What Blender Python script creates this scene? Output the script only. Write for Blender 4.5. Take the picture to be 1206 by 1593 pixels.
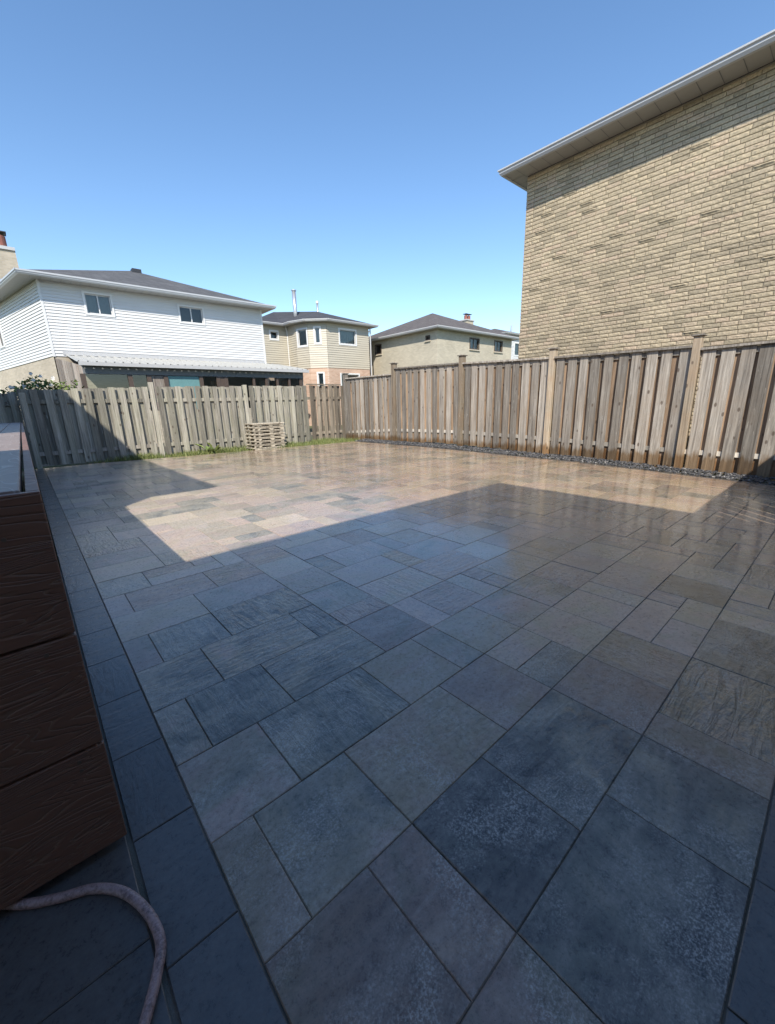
import bpy, bmesh, math, random
from mathutils import Vector, Matrix, noise as mnoise
random.seed(11)
R = random.uniform
scene = bpy.context.scene
for o in list(bpy.data.objects): bpy.data.objects.remove(o)
col = scene.collection

# ------------------------------------------------------------------ camera
# x = along the near house wall (to the right), y = away from that wall, z up; metres.
F_PX, IW, IH, CAM_H = 626.89, 1206.0, 1593.0, 1.15
YAW, PITCH, ROLL = math.radians(41.1424), math.radians(14.9681), math.radians(-1.5786)
_fw = Vector((math.sin(YAW)*math.cos(PITCH), math.cos(YAW)*math.cos(PITCH), -math.sin(PITCH)))
_r0 = Vector((math.cos(YAW), -math.sin(YAW), 0)); _u0 = _r0.cross(_fw)
_r = math.cos(ROLL)*_r0 + math.sin(ROLL)*_u0
_u = -math.sin(ROLL)*_r0 + math.cos(ROLL)*_u0
cam = bpy.data.objects.new('camera', bpy.data.cameras.new('camera')); col.objects.link(cam)
cam.data.sensor_fit = 'HORIZONTAL'; cam.data.sensor_width = 36.0
cam.data.lens = 36.0*F_PX/IW
cam.data.clip_start = 0.02; cam.data.clip_end = 2000
cam.matrix_world = Matrix(((_r.x, _u.x, -_fw.x, 0), (_r.y, _u.y, -_fw.y, 0), (_r.z, _u.z, -_fw.z, CAM_H), (0, 0, 0, 1)))
scene.camera = cam

def _ray(px, py): return (px-IW/2)*_r - (py-IH/2)*_u + F_PX*_fw
def onX(px, py, X):
    d = _ray(px, py); t = X/d.x; return Vector((X, d.y*t, CAM_H+d.z*t))
def onY(px, py, Y):
    d = _ray(px, py); t = Y/d.y; return Vector((d.x*t, Y, CAM_H+d.z*t))
def onZ(px, py, Z=0.0):
    d = _ray(px, py); t = (Z-CAM_H)/d.z; return Vector((d.x*t, d.y*t, Z))
def project(P):
    d = Vector(P)-Vector((0, 0, CAM_H)); w = d.dot(_fw)
    if w <= 0.01: return None
    return IW/2+F_PX*d.dot(_r)/w, IH/2-F_PX*d.dot(_u)/w

# ------------------------------------------------------------------ light
SUN = Vector((-0.76, -0.80, 1.0)).normalized()          # towards the sun
ELEV = math.asin(SUN.z)
world = bpy.data.worlds.new('World'); scene.world = world; world.use_nodes = True
wn = world.node_tree.nodes; wl = world.node_tree.links; wn.clear()
sky = wn.new('ShaderNodeTexSky'); sky.sky_type = 'NISHITA'; sky.sun_disc = False
sky.sun_elevation = ELEV; sky.sun_rotation = math.atan2(SUN.x, SUN.y)
sky.air_density = 1.0; sky.dust_density = 0.25; sky.ozone_density = 1.3; sky.altitude = 100
bg = wn.new('ShaderNodeBackground'); bg.inputs['Strength'].default_value = 0.108
wo = wn.new('ShaderNodeOutputWorld')
hsv = wn.new('ShaderNodeHueSaturation'); hsv.inputs['Saturation'].default_value = 1.14
wl.new(sky.outputs[0], hsv.inputs['Color']); wl.new(hsv.outputs[0], bg.inputs[0]); wl.new(bg.outputs[0], wo.inputs[0])
sl = bpy.data.lights.new('sun', 'SUN'); sl.energy = 2.95; sl.angle = math.radians(0.53); sl.color = (1.0, 0.93, 0.82)
so = bpy.data.objects.new('sun', sl); col.objects.link(so)
so.rotation_euler = SUN.to_track_quat('Z', 'Y').to_euler(); so.location = (0, 0, 30)
scene.view_settings.view_transform = 'Standard'; scene.view_settings.look = 'None'
scene.view_settings.exposure = 1.12; scene.view_settings.gamma = 1.0
scene.view_settings.use_curve_mapping = False
scene.render.engine = 'CYCLES'

# ------------------------------------------------------------------ object helpers
ORG = {}
def put(ob, parent, origin):
    col.objects.link(ob); ORG[ob.name] = Vector(origin)
    if parent is not None:
        ob.parent = parent; ob.location = Vector(origin)-ORG[parent.name]
    else: ob.location = origin
    return ob
def tag(o, label=None, cat=None, group=None, kind=None):
    if label: o['label'] = label
    if cat: o['category'] = cat
    if group: o['group'] = group
    if kind: o['kind'] = kind
    return o
def thing(name, loc, label, cat, group=None):
    o = bpy.data.objects.new(name, None); o.empty_display_size = 0.1
    put(o, None, loc); return tag(o, label, cat, group)

class MB:
    """collects faces in world coordinates; build() links them as one mesh object"""
    def __init__(s): s.v = []; s.f = []; s.t = []
    def add(s, verts, faces, tone=None):
        b = len(s.v); s.v += [tuple(x) for x in verts]
        for f in faces: s.f.append(tuple(b+i for i in f)); s.t.append(tone)
        return s
    def box(s, a, b, tone=None):
        x0, y0, z0 = a; x1, y1, z1 = b
        return s.add([(x0,y0,z0),(x1,y0,z0),(x1,y1,z0),(x0,y1,z0),(x0,y0,z1),(x1,y0,z1),(x1,y1,z1),(x0,y1,z1)],
                     [(0,3,2,1),(4,5,6,7),(0,1,5,4),(1,2,6,5),(2,3,7,6),(3,0,4,7)], tone)
    def hexa(s, bot, top, tone=None):
        n = len(bot)
        return s.add(list(bot)+list(top), [tuple(range(n-1,-1,-1)), tuple(range(n,2*n))]+[(i,(i+1)%n,n+(i+1)%n,n+i) for i in range(n)], tone)
    def quad(s, *p, tone=None): return s.add(p, [tuple(range(len(p)))], tone)
    def tube(s, pts, rad, n=10, cap=True):
        pts = [Vector(p) for p in pts]; rings = []
        for i, p in enumerate(pts):
            t = (pts[min(i+1,len(pts)-1)]-pts[max(i-1,0)]).normalized()
            a = t.cross(Vector((0,0,1)))
            if a.length < 1e-3: a = Vector((1,0,0))
            a.normalize(); b = a.cross(t); r = rad[i] if isinstance(rad,(list,tuple)) else rad
            rings.append([p+r*(math.cos(2*math.pi*k/n)*a+math.sin(2*math.pi*k/n)*b) for k in range(n)])
        v = [q for ring in rings for q in ring]; f = []
        for i in range(len(pts)-1):
            for k in range(n): f.append((i*n+k, i*n+(k+1)%n, (i+1)*n+(k+1)%n, (i+1)*n+k))
        if cap: f.append(tuple(range(n-1,-1,-1))); f.append(tuple(range((len(pts)-1)*n, len(pts)*n)))
        return s.add(v, f)
    def mesh(s, name, mat, origin, smooth=False):
        me = bpy.data.meshes.new(name)
        o = Vector(origin)
        me.from_pydata([(x-o.x, y-o.y, z-o.z) for x,y,z in s.v], [], s.f)
        if any(t is not None for t in s.t):
            at = me.attributes.new('tone', 'FLOAT_COLOR', 'FACE')
            for i, t in enumerate(s.t): at.data[i].color = (t or (0.5,0.5,0.5))+(1.0,)
        me.materials.append(mat)
        if smooth: me.polygons.foreach_set('use_smooth', [True]*len(me.polygons))
        me.update(); return me
    def build(s, name, mat, parent=None, smooth=False, fix=False):
        if not s.v: return None
        xs = [p[0] for p in s.v]; ys = [p[1] for p in s.v]; zs = [p[2] for p in s.v]
        o = Vector(((min(xs)+max(xs))/2, (min(ys)+max(ys))/2, min(zs)))
        me = s.mesh(name, mat, o, smooth)
        if fix:
            bm = bmesh.new(); bm.from_mesh(me); bmesh.ops.recalc_face_normals(bm, faces=bm.faces); bm.to_mesh(me); bm.free()
        return put(bpy.data.objects.new(name, me), parent, o)
def bevel(ob, w=0.004, seg=1):
    m = ob.modifiers.new('bevel', 'BEVEL'); m.width = w; m.segments = seg; m.limit_method = 'ANGLE'; return ob

# a vertical plane with its own axes: u along the wall, n out of the wall
class Frame:
    def __init__(s, O, U, N): s.O = Vector(O); s.U = Vector(U).normalized(); s.N = Vector(N).normalized()
    def P(s, u, z, d=0.0): 
        p = s.O+s.U*u+s.N*d; return (p.x, p.y, s.O.z+z)
    def box(s, mb, u0, u1, z0, z1, d0, d1, tone=None):
        P = s.P
        b = [P(u0,z0,d0),P(u1,z0,d0),P(u1,z0,d1),P(u0,z0,d1)]; t = [P(u0,z1,d0),P(u1,z1,d0),P(u1,z1,d1),P(u0,z1,d1)]
        if s.U.cross(s.N).z < 0: b.reverse(); t.reverse()
        mb.hexa(b, t, tone)
    def uz(s, p): d = Vector(p)-s.O; return d.dot(s.U), p[2]-s.O.z

# ------------------------------------------------------------------ materials
def new_mat(name):
    m = bpy.data.materials.new(name); m.use_nodes = True
    nt = m.node_tree; b = nt.nodes['Principled BSDF']; return m, nt, b
class N:
    def __init__(s, nt): s.nt = nt
    def n(s, t, **kw):
        x = s.nt.nodes.new(t)
        for k, v in kw.items(): setattr(x, k, v)
        return x
    def l(s, a, b): s.nt.links.new(a, b)
    def pos(s): return s.n('ShaderNodeNewGeometry').outputs['Position']
    def obj(s): return s.n('ShaderNodeTexCoord').outputs['Object']
    def rnd(s): return s.n('ShaderNodeObjectInfo').outputs['Random']
    def mapping(s, v, scale=(1,1,1), loc=(0,0,0), rot=(0,0,0)):
        m = s.n('ShaderNodeMapping'); m.inputs['Scale'].default_value = scale; m.inputs['Location'].default_value = loc; m.inputs['Rotation'].default_value = rot
        s.l(v, m.inputs['Vector']); return m.outputs[0]
    def addv(s, a, b):
        m = s.n('ShaderNodeVectorMath', operation='ADD'); s.l(a, m.inputs[0])
        if isinstance(b, (tuple, list)): m.inputs[1].default_value = b
        else: s.l(b, m.inputs[1])
        return m.outputs[0]
    def scalev(s, a, k):
        m = s.n('ShaderNodeVectorMath', operation='SCALE')
        if hasattr(a, 'is_linked'): s.l(a, m.inputs[0])
        m.inputs['Scale'].default_value = k; return m.outputs[0]
    def noise(s, v, scale=5, detail=4, rough=0.55, dist=0.0):
        x = s.n('ShaderNodeTexNoise'); s.l(v, x.inputs['Vector'])
        x.inputs['Scale'].default_value = scale; x.inputs['Detail'].default_value = detail
        x.inputs['Roughness'].default_value = rough; x.inputs['Distortion'].default_value = dist; return x.outputs['Fac']
    def math(s, op, a, b=0.0, clamp=False):
        m = s.n('ShaderNodeMath', operation=op, use_clamp=clamp)
        for i, q in enumerate((a, b)):
            if isinstance(q, (int, float)): m.inputs[i].default_value = q
            else: s.l(q, m.inputs[i])
        return m.outputs[0]
    def ramp(s, f, stops, interp='LINEAR'):
        r = s.n('ShaderNodeValToRGB'); r.color_ramp.interpolation = interp; e = r.color_ramp.elements
        while len(e) < len(stops): e.new(0.5)
        for q, (p, c) in zip(e, stops):
            q.position = p; q.color = (c if isinstance(c, (tuple, list)) else (c,c,c))[:3]+(1,) if isinstance(c,(tuple,list)) else (c,c,c,1)
        s.l(f, r.inputs[0]); return r.outputs[0]
    def mix(s, f, a, b, mode='MIX'):
        m = s.n('ShaderNodeMix', data_type='RGBA', blend_type=mode)
        for sock, q in ((m.inputs[0], f), (m.inputs[6], a), (m.inputs[7], b)):
            if isinstance(q, (int, float)): sock.default_value = q
            elif isinstance(q, (tuple, list)): sock.default_value = tuple(q)[:3]+(1,)
            else: s.l(q, sock)
        return m.outputs[2]
    def bump(s, h, strength=0.3, dist=0.01, prev=None):
        b = s.n('ShaderNodeBump'); b.inputs['Distance'].default_value = dist
        if isinstance(strength, (int, float)): b.inputs['Strength'].default_value = strength
        else: s.l(strength, b.inputs['Strength'])
        s.l(h, b.inputs['Height'])
        if prev is not None: s.l(prev, b.inputs['Normal'])
        return b.outputs[0]

def simple(name, c, rough=0.6, metal=0.0, var=0.12, nscale=6.0, bump=0.0, bscale=60):
    m, nt, b = new_mat(name); q = N(nt)
    f = q.noise(q.pos(), nscale, 5)
    lo = tuple(x*(1-var) for x in c); hi = tuple(min(1, x*(1+var)) for x in c)
    q.l(q.mix(f, lo, hi), b.inputs['Base Color']); b.inputs['Roughness'].default_value = rough; b.inputs['Metallic'].default_value = metal
    if bump: q.l(q.bump(q.noise(q.pos(), bscale, 3), bump, 0.004), b.inputs['Normal'])
    return m

M = {}
# --- slate-look concrete pavers, hosed down: wet on the right, damp on the left
def paver_mat(name, border=False):
    m, nt, b = new_mat(name); q = N(nt)
    at = q.n('ShaderNodeAttribute', attribute_name='tone')
    sep = q.n('ShaderNodeSeparateColor'); q.l(at.outputs['Color'], sep.inputs[0])
    tr, tg, tb = sep.outputs[0], sep.outputs[1], sep.outputs[2]
    pos = q.pos()
    sd = q.n('ShaderNodeVectorMath', operation='SCALE'); q.l(at.outputs['Color'], sd.inputs[0]); sd.inputs['Scale'].default_value = 43.0
    co = q.addv(pos, sd.outputs[0])
    cloud = q.noise(co, 3.3, 8, 0.66, 0.9)
    cloud2 = q.noise(q.mapping(co, (2.2, 7.0, 2.0)), 2.0, 6, 0.65, 0.8)
    speck = q.noise(co, 55, 8, 0.75)
    speck2 = q.noise(co, 320, 2, 0.7)
    if border:
        colr = q.mix(cloud, (0.066, 0.068, 0.070), (0.135, 0.132, 0.128))
    else:
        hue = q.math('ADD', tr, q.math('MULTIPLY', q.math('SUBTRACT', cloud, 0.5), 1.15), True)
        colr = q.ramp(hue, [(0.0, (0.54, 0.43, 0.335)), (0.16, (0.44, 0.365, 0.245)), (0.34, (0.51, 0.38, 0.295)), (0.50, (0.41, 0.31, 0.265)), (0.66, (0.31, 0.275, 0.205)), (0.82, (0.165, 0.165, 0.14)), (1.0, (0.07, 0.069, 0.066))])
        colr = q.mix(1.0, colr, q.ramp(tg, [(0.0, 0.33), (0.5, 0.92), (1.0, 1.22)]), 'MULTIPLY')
        streak = q.ramp(cloud2, [(0.40, 0.0), (0.64, 1.0)])
        colr = q.mix(q.math('MULTIPLY', streak, 0.28), colr, (0.44, 0.40, 0.35))
        grit = q.noise(co, 150, 4, 0.8)
        bl = q.math('MULTIPLY', q.ramp(q.noise(co, 4.2, 6, 0.7, 0.4), [(0.45, 0.0), (0.62, 1.0)]), q.ramp(grit, [(0.48, 0.0), (0.58, 1.0)]))
        colr = q.mix(q.math('MULTIPLY', bl, 0.70), colr, (0.50, 0.48, 0.44))
        pit = q.ramp(q.noise(co, 210, 3, 0.7), [(0.30, 0.55), (0.42, 1.0)])
        colr = q.mix(1.0, colr, pit, 'MULTIPLY')
    sp = q.ramp(speck, [(0.34, 0.74), (0.66, 1.22)])
    colr = q.mix(1.0, colr, sp, 'MULTIPLY')
    # wetness: hosed area towards the right, with its own ragged outline
    sx = q.n('ShaderNodeSeparateXYZ'); q.l(pos, sx.inputs[0])
    wn_ = q.noise(pos, 0.9, 5, 0.6, 0.5)
    wx = q.math('MULTIPLY', q.math('SUBTRACT', sx.outputs[0], 1.6), 0.24)
    wet = q.ramp(q.math('ADD', wx, q.math('MULTIPLY', q.math('SUBTRACT', wn_, 0.5), 1.3)), [(0.05, 0.0), (0.55, 1.0)])
    wet = q.math('MULTIPLY', wet, 1.0, True)
    colr = q.mix(wet, colr, q.mix(1.0, colr, (0.86, 0.79, 0.70), 'MULTIPLY'))
    q.l(colr, b.inputs['Base Color'])
    rdry = q.math('ADD', q.math('MULTIPLY', speck, 0.20), 0.19)
    rwet = q.math('ADD', q.math('MULTIPLY', q.noise(pos, 6, 4), 0.2), 0.18)
    mr = q.n('ShaderNodeMix', data_type='FLOAT'); q.l(wet, mr.inputs[0]); q.l(rdry, mr.inputs[2]); q.l(rwet, mr.inputs[3])
    q.l(mr.outputs[0], b.inputs['Roughness'])
    b.inputs['IOR'].default_value = 1.5
    # cleft relief: ripples along or across the slab, stronger on some slabs
    ra = q.noise(q.mapping(co, (5.0, 21.0, 12.0)), 1.0, 4, 0.55, 1.3); rb_ = q.noise(q.mapping(co, (21.0, 5.0, 12.0)), 1.0, 4, 0.55, 1.3)
    rsel = q.n('ShaderNodeMix', data_type='FLOAT'); q.l(q.math('GREATER_THAN', q.math('FRACT', q.math('MULTIPLY', tr, 7.3)), 0.68), rsel.inputs[0]); q.l(ra, rsel.inputs[2]); q.l(rb_, rsel.inputs[3]); rip = rsel.outputs[0]
    med = q.noise(co, 26, 3, 0.5, 0.4)
    amt = q.ramp(tb, [(0.2, 0.06), (0.75, 0.5), (1.0, 1.0)]) if not border else None
    hh = q.math('ADD', q.math('MULTIPLY', rip, 1.0), q.math('MULTIPLY', med, 0.35))
    st = q.math('MULTIPLY', amt, 0.95) if not border else 0.10
    bp = q.bump(hh, st, 0.02)
    bp = q.bump(q.math('ADD', q.math('MULTIPLY', speck, 1.0), speck2), 0.10, 0.0016, bp)
    q.l(bp, b.inputs['Normal'])
    b.inputs['Coat IOR'].default_value = 1.36
    cw = q.n('ShaderNodeMix', data_type='FLOAT'); q.l(wet, cw.inputs[0]); cw.inputs[2].default_value = 0.40; cw.inputs[3].default_value = 1.0
    q.l(cw.outputs[0], b.inputs['Coat Weight'])
    cr = q.n('ShaderNodeMix', data_type='FLOAT'); q.l(wet, cr.inputs[0]); q.l(q.math('ADD', q.math('MULTIPLY', speck, 0.16), 0.12), cr.inputs[2]); q.l(q.ramp(q.noise(pos, 4.5, 6, 0.7, 0.6), [(0.40, 0.02), (0.50, 0.07), (0.62, 0.30)]), cr.inputs[3])
    q.l(cr.outputs[0], b.inputs['Coat Roughness'])
    cst = q.n('ShaderNodeMix', data_type='FLOAT'); q.l(wet, cst.inputs[0]); cst.inputs[2].default_value = 0.30; cst.inputs[3].default_value = 0.10
    if not border: q.l(q.math('MULTIPLY', amt, 0.40), cst.inputs[2])
    q.l(q.bump(hh, cst.outputs[0], 0.012), b.inputs['Coat Normal'])
    return m
M['paver'] = paver_mat('paver'); M['border'] = paver_mat('border_paver', True)

def sand_mat():
    m, nt, b = new_mat('joint_sand'); q = N(nt)
    f = q.noise(q.pos(), 220, 3, 0.7); g = q.noise(q.pos(), 1.6, 4)
    c = q.mix(f, (0.085, 0.08, 0.07), (0.19, 0.175, 0.15)); q.l(q.mix(q.ramp(g, [(0.45, 0), (0.7, 1)]), c, (0.055, 0.06, 0.042)), b.inputs['Base Color'])
    b.inputs['Roughness'].default_value = 0.8; q.l(q.bump(f, 0.5, 0.003), b.inputs['Normal']); return m
M['sand'] = sand_mat()

def fence_mat(name, lo, hi, tint, wet_base=False):
    m, nt, b = new_mat(name); q = N(nt)
    r = q.rnd(); pos = q.pos()
    cx = q.n('ShaderNodeCombineXYZ'); q.l(q.math('MULTIPLY', r, 37.0), cx.inputs[0]); q.l(q.math('MULTIPLY', r, 91.0), cx.inputs[2])
    co = q.addv(pos, cx.outputs[0])
    grain = q.noise(q.mapping(co, (42, 42, 1.6)), 1.0, 5, 0.65, 0.4)
    fine = q.noise(q.mapping(co, (160, 160, 4)), 1.0, 3, 0.6)
    blot = q.noise(co, 2.6, 4, 0.6)
    c = q.mix(q.ramp(grain, [(0.34, 0.0), (0.64, 1.0)]), lo, hi)
    c = q.mix(q.math('MULTIPLY', q.ramp(blot, [(0.4, 0), (0.68, 1)]), 0.55), c, tint)
    tone = q.ramp(r, [(0.0, 0.55), (0.5, 0.95), (1.0, 1.30)])
    c = q.mix(1.0, c, tone, 'MULTIPLY')
    lng = q.noise(q.mapping(co, (15, 15, 0.55)), 1.0, 5, 0.7, 0.3)
    c = q.mix(1.0, c, q.ramp(lng, [(0.32, 0.58), (0.48, 1.0), (0.68, 1.28)]), 'MULTIPLY')
    # knots and pale nail drips
    vo = q.n('ShaderNodeTexVoronoi'); vo.inputs['Scale'].default_value = 1.0; q.l(q.mapping(co, (6.5, 6.5, 3.4)), vo.inputs['Vector'])
    kn = q.ramp(vo.outputs['Distance'], [(0.0, 1.0), (0.09, 1.0), (0.14, 0.0)])
    c = q.mix(q.math('MULTIPLY', kn, 0.75), c, (0.075, 0.05, 0.035))
    dr = q.math('MULTIPLY', q.ramp(q.noise(q.mapping(co, (26, 26, 5)), 1.0, 3, 0.6), [(0.63, 0), (0.70, 1)]), q.ramp(fine, [(0.4, 0), (0.6, 1)]))
    c = q.mix(q.math('MULTIPLY', dr, 0.6), c, (0.52, 0.48, 0.42))
    if wet_base:
        sz = q.n('ShaderNodeSeparateXYZ'); q.l(pos, sz.inputs[0])
        edge = q.math('ADD', sz.outputs[2], q.math('MULTIPLY', q.math('SUBTRACT', q.noise(q.mapping(co, (9, 9, 2)), 1.0, 4, 0.65), 0.5), 0.42))
        soak = q.ramp(edge, [(0.15, 1.0), (0.24, 0.0)])
        c = q.mix(soak, c, q.mix(1.0, c, (0.60, 0.47, 0.34), 'MULTIPLY'))
        rg = q.n('ShaderNodeMix', data_type='FLOAT'); q.l(soak, rg.inputs[0]); rg.inputs[2].default_value = 0.8; rg.inputs[3].default_value = 0.35
        q.l(rg.outputs[0], b.inputs['Roughness'])
    else: b.inputs['Roughness'].default_value = 0.85
    q.l(c, b.inputs['Base Color'])
    q.l(q.bump(q.math('ADD', grain, q.math('MULTIPLY', fine, 0.5)), 0.45, 0.004), b.inputs['Normal'])
    return m
M['fence_r'] = fence_mat('weathered_cedar', (0.165, 0.145, 0.125), (0.40, 0.365, 0.315), (0.28, 0.23, 0.18), True)
M['fence_rb'] = fence_mat('cedar_back', (0.20, 0.135, 0.09), (0.42, 0.29, 0.19), (0.30, 0.22, 0.15), True)
M['post_r'] = fence_mat('pine_post', (0.23, 0.19, 0.14), (0.44, 0.365, 0.27), (0.36, 0.25, 0.16), True)
M['fence_l'] = fence_mat('grey_green_boards', (0.18, 0.168, 0.138), (0.40, 0.375, 0.315), (0.285, 0.28, 0.205))
M['fence_lb'] = fence_mat('grey_brown_boards', (0.15, 0.125, 0.095), (0.33, 0.28, 0.22), (0.22, 0.18, 0.13))
M['rail_pale'] = fence_mat('pale_rail', (0.36, 0.32, 0.27), (0.60, 0.56, 0.49), (0.46, 0.41, 0.34))
M['pallet'] = fence_mat('pallet_wood', (0.30, 0.265, 0.205), (0.52, 0.47, 0.38), (0.40, 0.36, 0.28))
M['plank'] = fence_mat('lean_to_planks', (0.19, 0.16, 0.14), (0.40, 0.36, 0.31), (0.29, 0.22, 0.19))

def fascia_mat():
    m, nt, b = new_mat('embossed_composite'); q = N(nt)
    co = q.obj(); r = q.rnd()
    cx = q.n('ShaderNodeCombineXYZ'); q.l(q.math('MULTIPLY', r, 19.0), cx.inputs[0]); q.l(q.math('MULTIPLY', r, 7.0), cx.inputs[2])
    co = q.addv(co, cx.outputs[0])
    field = q.noise(q.mapping(co, (1.1, 1.1, 9.0)), 1.0, 3, 0.5, 0.35)
    rings = q.math('FRACT', q.math('MULTIPLY', field, 30.0))
    groove = q.ramp(rings, [(0.0, 0.0), (0.10, 0.85), (0.75, 1.0), (0.98, 0.25), (1.0, 0.0)])
    fine = q.noise(q.mapping(co, (9, 9, 130)), 1.0, 3, 0.6)
    blot = q.noise(co, 3.0, 4, 0.6)
    c = q.mix(blot, (0.15, 0.078, 0.052), (0.26, 0.135, 0.09))
    c = q.mix(q.math('MULTIPLY', q.math('SUBTRACT', 1.0, groove), 0.45), c, (0.30, 0.22, 0.16))
    q.l(c, b.inputs['Base Color']); q.l(q.math('ADD', q.math('MULTIPLY', fine, 0.2), 0.45), b.inputs['Roughness'])
    bp = q.bump(groove, 0.6, 0.004); bp = q.bump(fine, 0.25, 0.0015, bp); q.l(bp, b.inputs['Normal'])
    return m
M['fascia'] = fascia_mat()
def decktop_mat():
    m, nt, b = new_mat('wet_deck_board'); q = N(nt)
    co = q.pos()
    field = q.noise(q.mapping(co, (7, 1.2, 1)), 1.0, 3, 0.5, 0.8)
    line = q.ramp(q.math('FRACT', q.math('MULTIPLY', field, 12.0)), [(0.0, 1.0), (0.10, 0.0), (0.9, 0.0), (1.0, 1.0)])
    c = q.mix(q.noise(co, 5, 4), (0.19, 0.14, 0.115), (0.31, 0.235, 0.195)); c = q.mix(q.math('MULTIPLY', line, 0.5), c, (0.55, 0.52, 0.48))
    q.l(c, b.inputs['Base Color']); b.inputs['Roughness'].default_value = 0.5
    q.l(q.bump(line, 0.3, 0.003), b.inputs['Normal']); return m
M['decktop'] = decktop_mat()

def rockbrick_mat():
    m, nt, b = new_mat('rock_face_brick'); q = N(nt)
    at = q.n('ShaderNodeAttribute', attribute_name='tone')
    sep = q.n('ShaderNodeSeparateColor'); q.l(at.outputs['Color'], sep.inputs[0])
    pos = q.pos()
    base = q.ramp(sep.outputs[0], [(0.0, (0.34, 0.285, 0.20)), (0.2, (0.40, 0.335, 0.23)), (0.55, (0.50, 0.415, 0.285)), (0.8, (0.465, 0.385, 0.27)), (1.0, (0.50, 0.39, 0.28))])
    f = q.noise(pos, 34, 4, 0.6); g = q.noise(pos, 1.1, 4)
    c = q.mix(1.0, base, q.ramp(f, [(0.3, 0.70), (0.7, 1.18)]), 'MULTIPLY')
    c = q.mix(1.0, c, q.ramp(g, [(0.3, 0.88), (0.7, 1.08)]), 'MULTIPLY')
    q.l(c, b.inputs['Base Color']); b.inputs['Roughness'].default_value = 0.85
    q.l(q.bump(q.noise(pos, 70, 4, 0.65), 0.6, 0.006), b.inputs['Normal']); return m
M['rockbrick'] = rockbrick_mat()
M['mortar'] = simple('mortar', (0.48, 0.43, 0.34), 0.9, var=0.2, nscale=20, bump=0.3)

def farbrick_mat(name, c1, c2, mort, bw=0.23, rh=0.075):
    m, nt, b = new_mat(name); q = N(nt)
    pos = q.pos(); sx = q.n('ShaderNodeSeparateXYZ'); q.l(pos, sx.inputs[0])
    cb = q.n('ShaderNodeCombineXYZ'); q.l(q.math('ADD', sx.outputs[0], sx.outputs[1]), cb.inputs[0]); q.l(sx.outputs[2], cb.inputs[1])
    br = q.n('ShaderNodeTexBrick'); q.l(cb.outputs[0], br.inputs['Vector'])
    br.inputs['Color1'].default_value = c1+(1,); br.inputs['Color2'].default_value = c2+(1,); br.inputs['Mortar'].default_value = mort+(1,)
    br.inputs['Scale'].default_value = 1.0; br.inputs['Brick Width'].default_value = bw; br.inputs['Row Height'].default_value = rh; br.inputs['Mortar Size'].default_value = 0.008
    g = q.noise(pos, 0.8, 4)
    q.l(q.mix(1.0, br.outputs['Color'], q.ramp(g, [(0.3, 0.88), (0.7, 1.1)]), 'MULTIPLY'), b.inputs['Base Color'])
    b.inputs['Roughness'].default_value = 0.88; q.l(q.bump(br.outputs['Fac'], -0.4, 0.01), b.inputs['Normal']); return m
M['brick_beige'] = farbrick_mat('beige_brick', (0.42, 0.375, 0.285), (0.50, 0.45, 0.345), (0.44, 0.40, 0.33))
M['brick_pink'] = farbrick_mat('pink_brick', (0.42, 0.26, 0.18), (0.52, 0.36, 0.26), (0.48, 0.40, 0.33))
M['brick_lower'] = farbrick_mat('buff_brick', (0.38, 0.33, 0.25), (0.47, 0.41, 0.32), (0.42, 0.38, 0.32))
M['brick_near'] = farbrick_mat('brown_brick', (0.30, 0.20, 0.14), (0.38, 0.27, 0.19), (0.35, 0.31, 0.26))

def shingle_mat(name, c):
    m, nt, b = new_mat(name); q = N(nt)
    pos = q.pos(); sx = q.n('ShaderNodeSeparateXYZ'); q.l(pos, sx.inputs[0])
    cb = q.n('ShaderNodeCombineXYZ'); q.l(q.math('ADD', sx.outputs[0], sx.outputs[1]), cb.inputs[0]); q.l(q.math('MULTIPLY', sx.outputs[2], 2.6), cb.inputs[1])
    br = q.n('ShaderNodeTexBrick'); q.l(cb.outputs[0], br.inputs['Vector']); br.inputs['Scale'].default_value = 1.0
    br.inputs['Brick Width'].default_value = 0.33; br.inputs['Row Height'].default_value = 0.16; br.inputs['Mortar Size'].default_value = 0.01
    br.inputs['Color1'].default_value = tuple(x*0.75 for x in c)+(1,); br.inputs['Color2'].default_value = tuple(x*1.2 for x in c)+(1,); br.inputs['Mortar'].default_value = tuple(x*0.45 for x in c)+(1,)
    g = q.noise(pos, 60, 3, 0.7)
    q.l(q.mix(1.0, br.outputs['Color'], q.ramp(g, [(0.3, 0.75), (0.7, 1.3)]), 'MULTIPLY'), b.inputs['Base Color']); b.inputs['Roughness'].default_value = 0.9
    q.l(q.bump(g, 0.4, 0.01), b.inputs['Normal']); return m
M['shingle_grey'] = shingle_mat('grey_shingle', (0.095, 0.095, 0.098)); M['shingle_brown'] = shingle_mat('brown_shingle', (0.11, 0.095, 0.088)); M['shingle_black'] = shingle_mat('black_shingle', (0.055, 0.055, 0.062))

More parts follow.
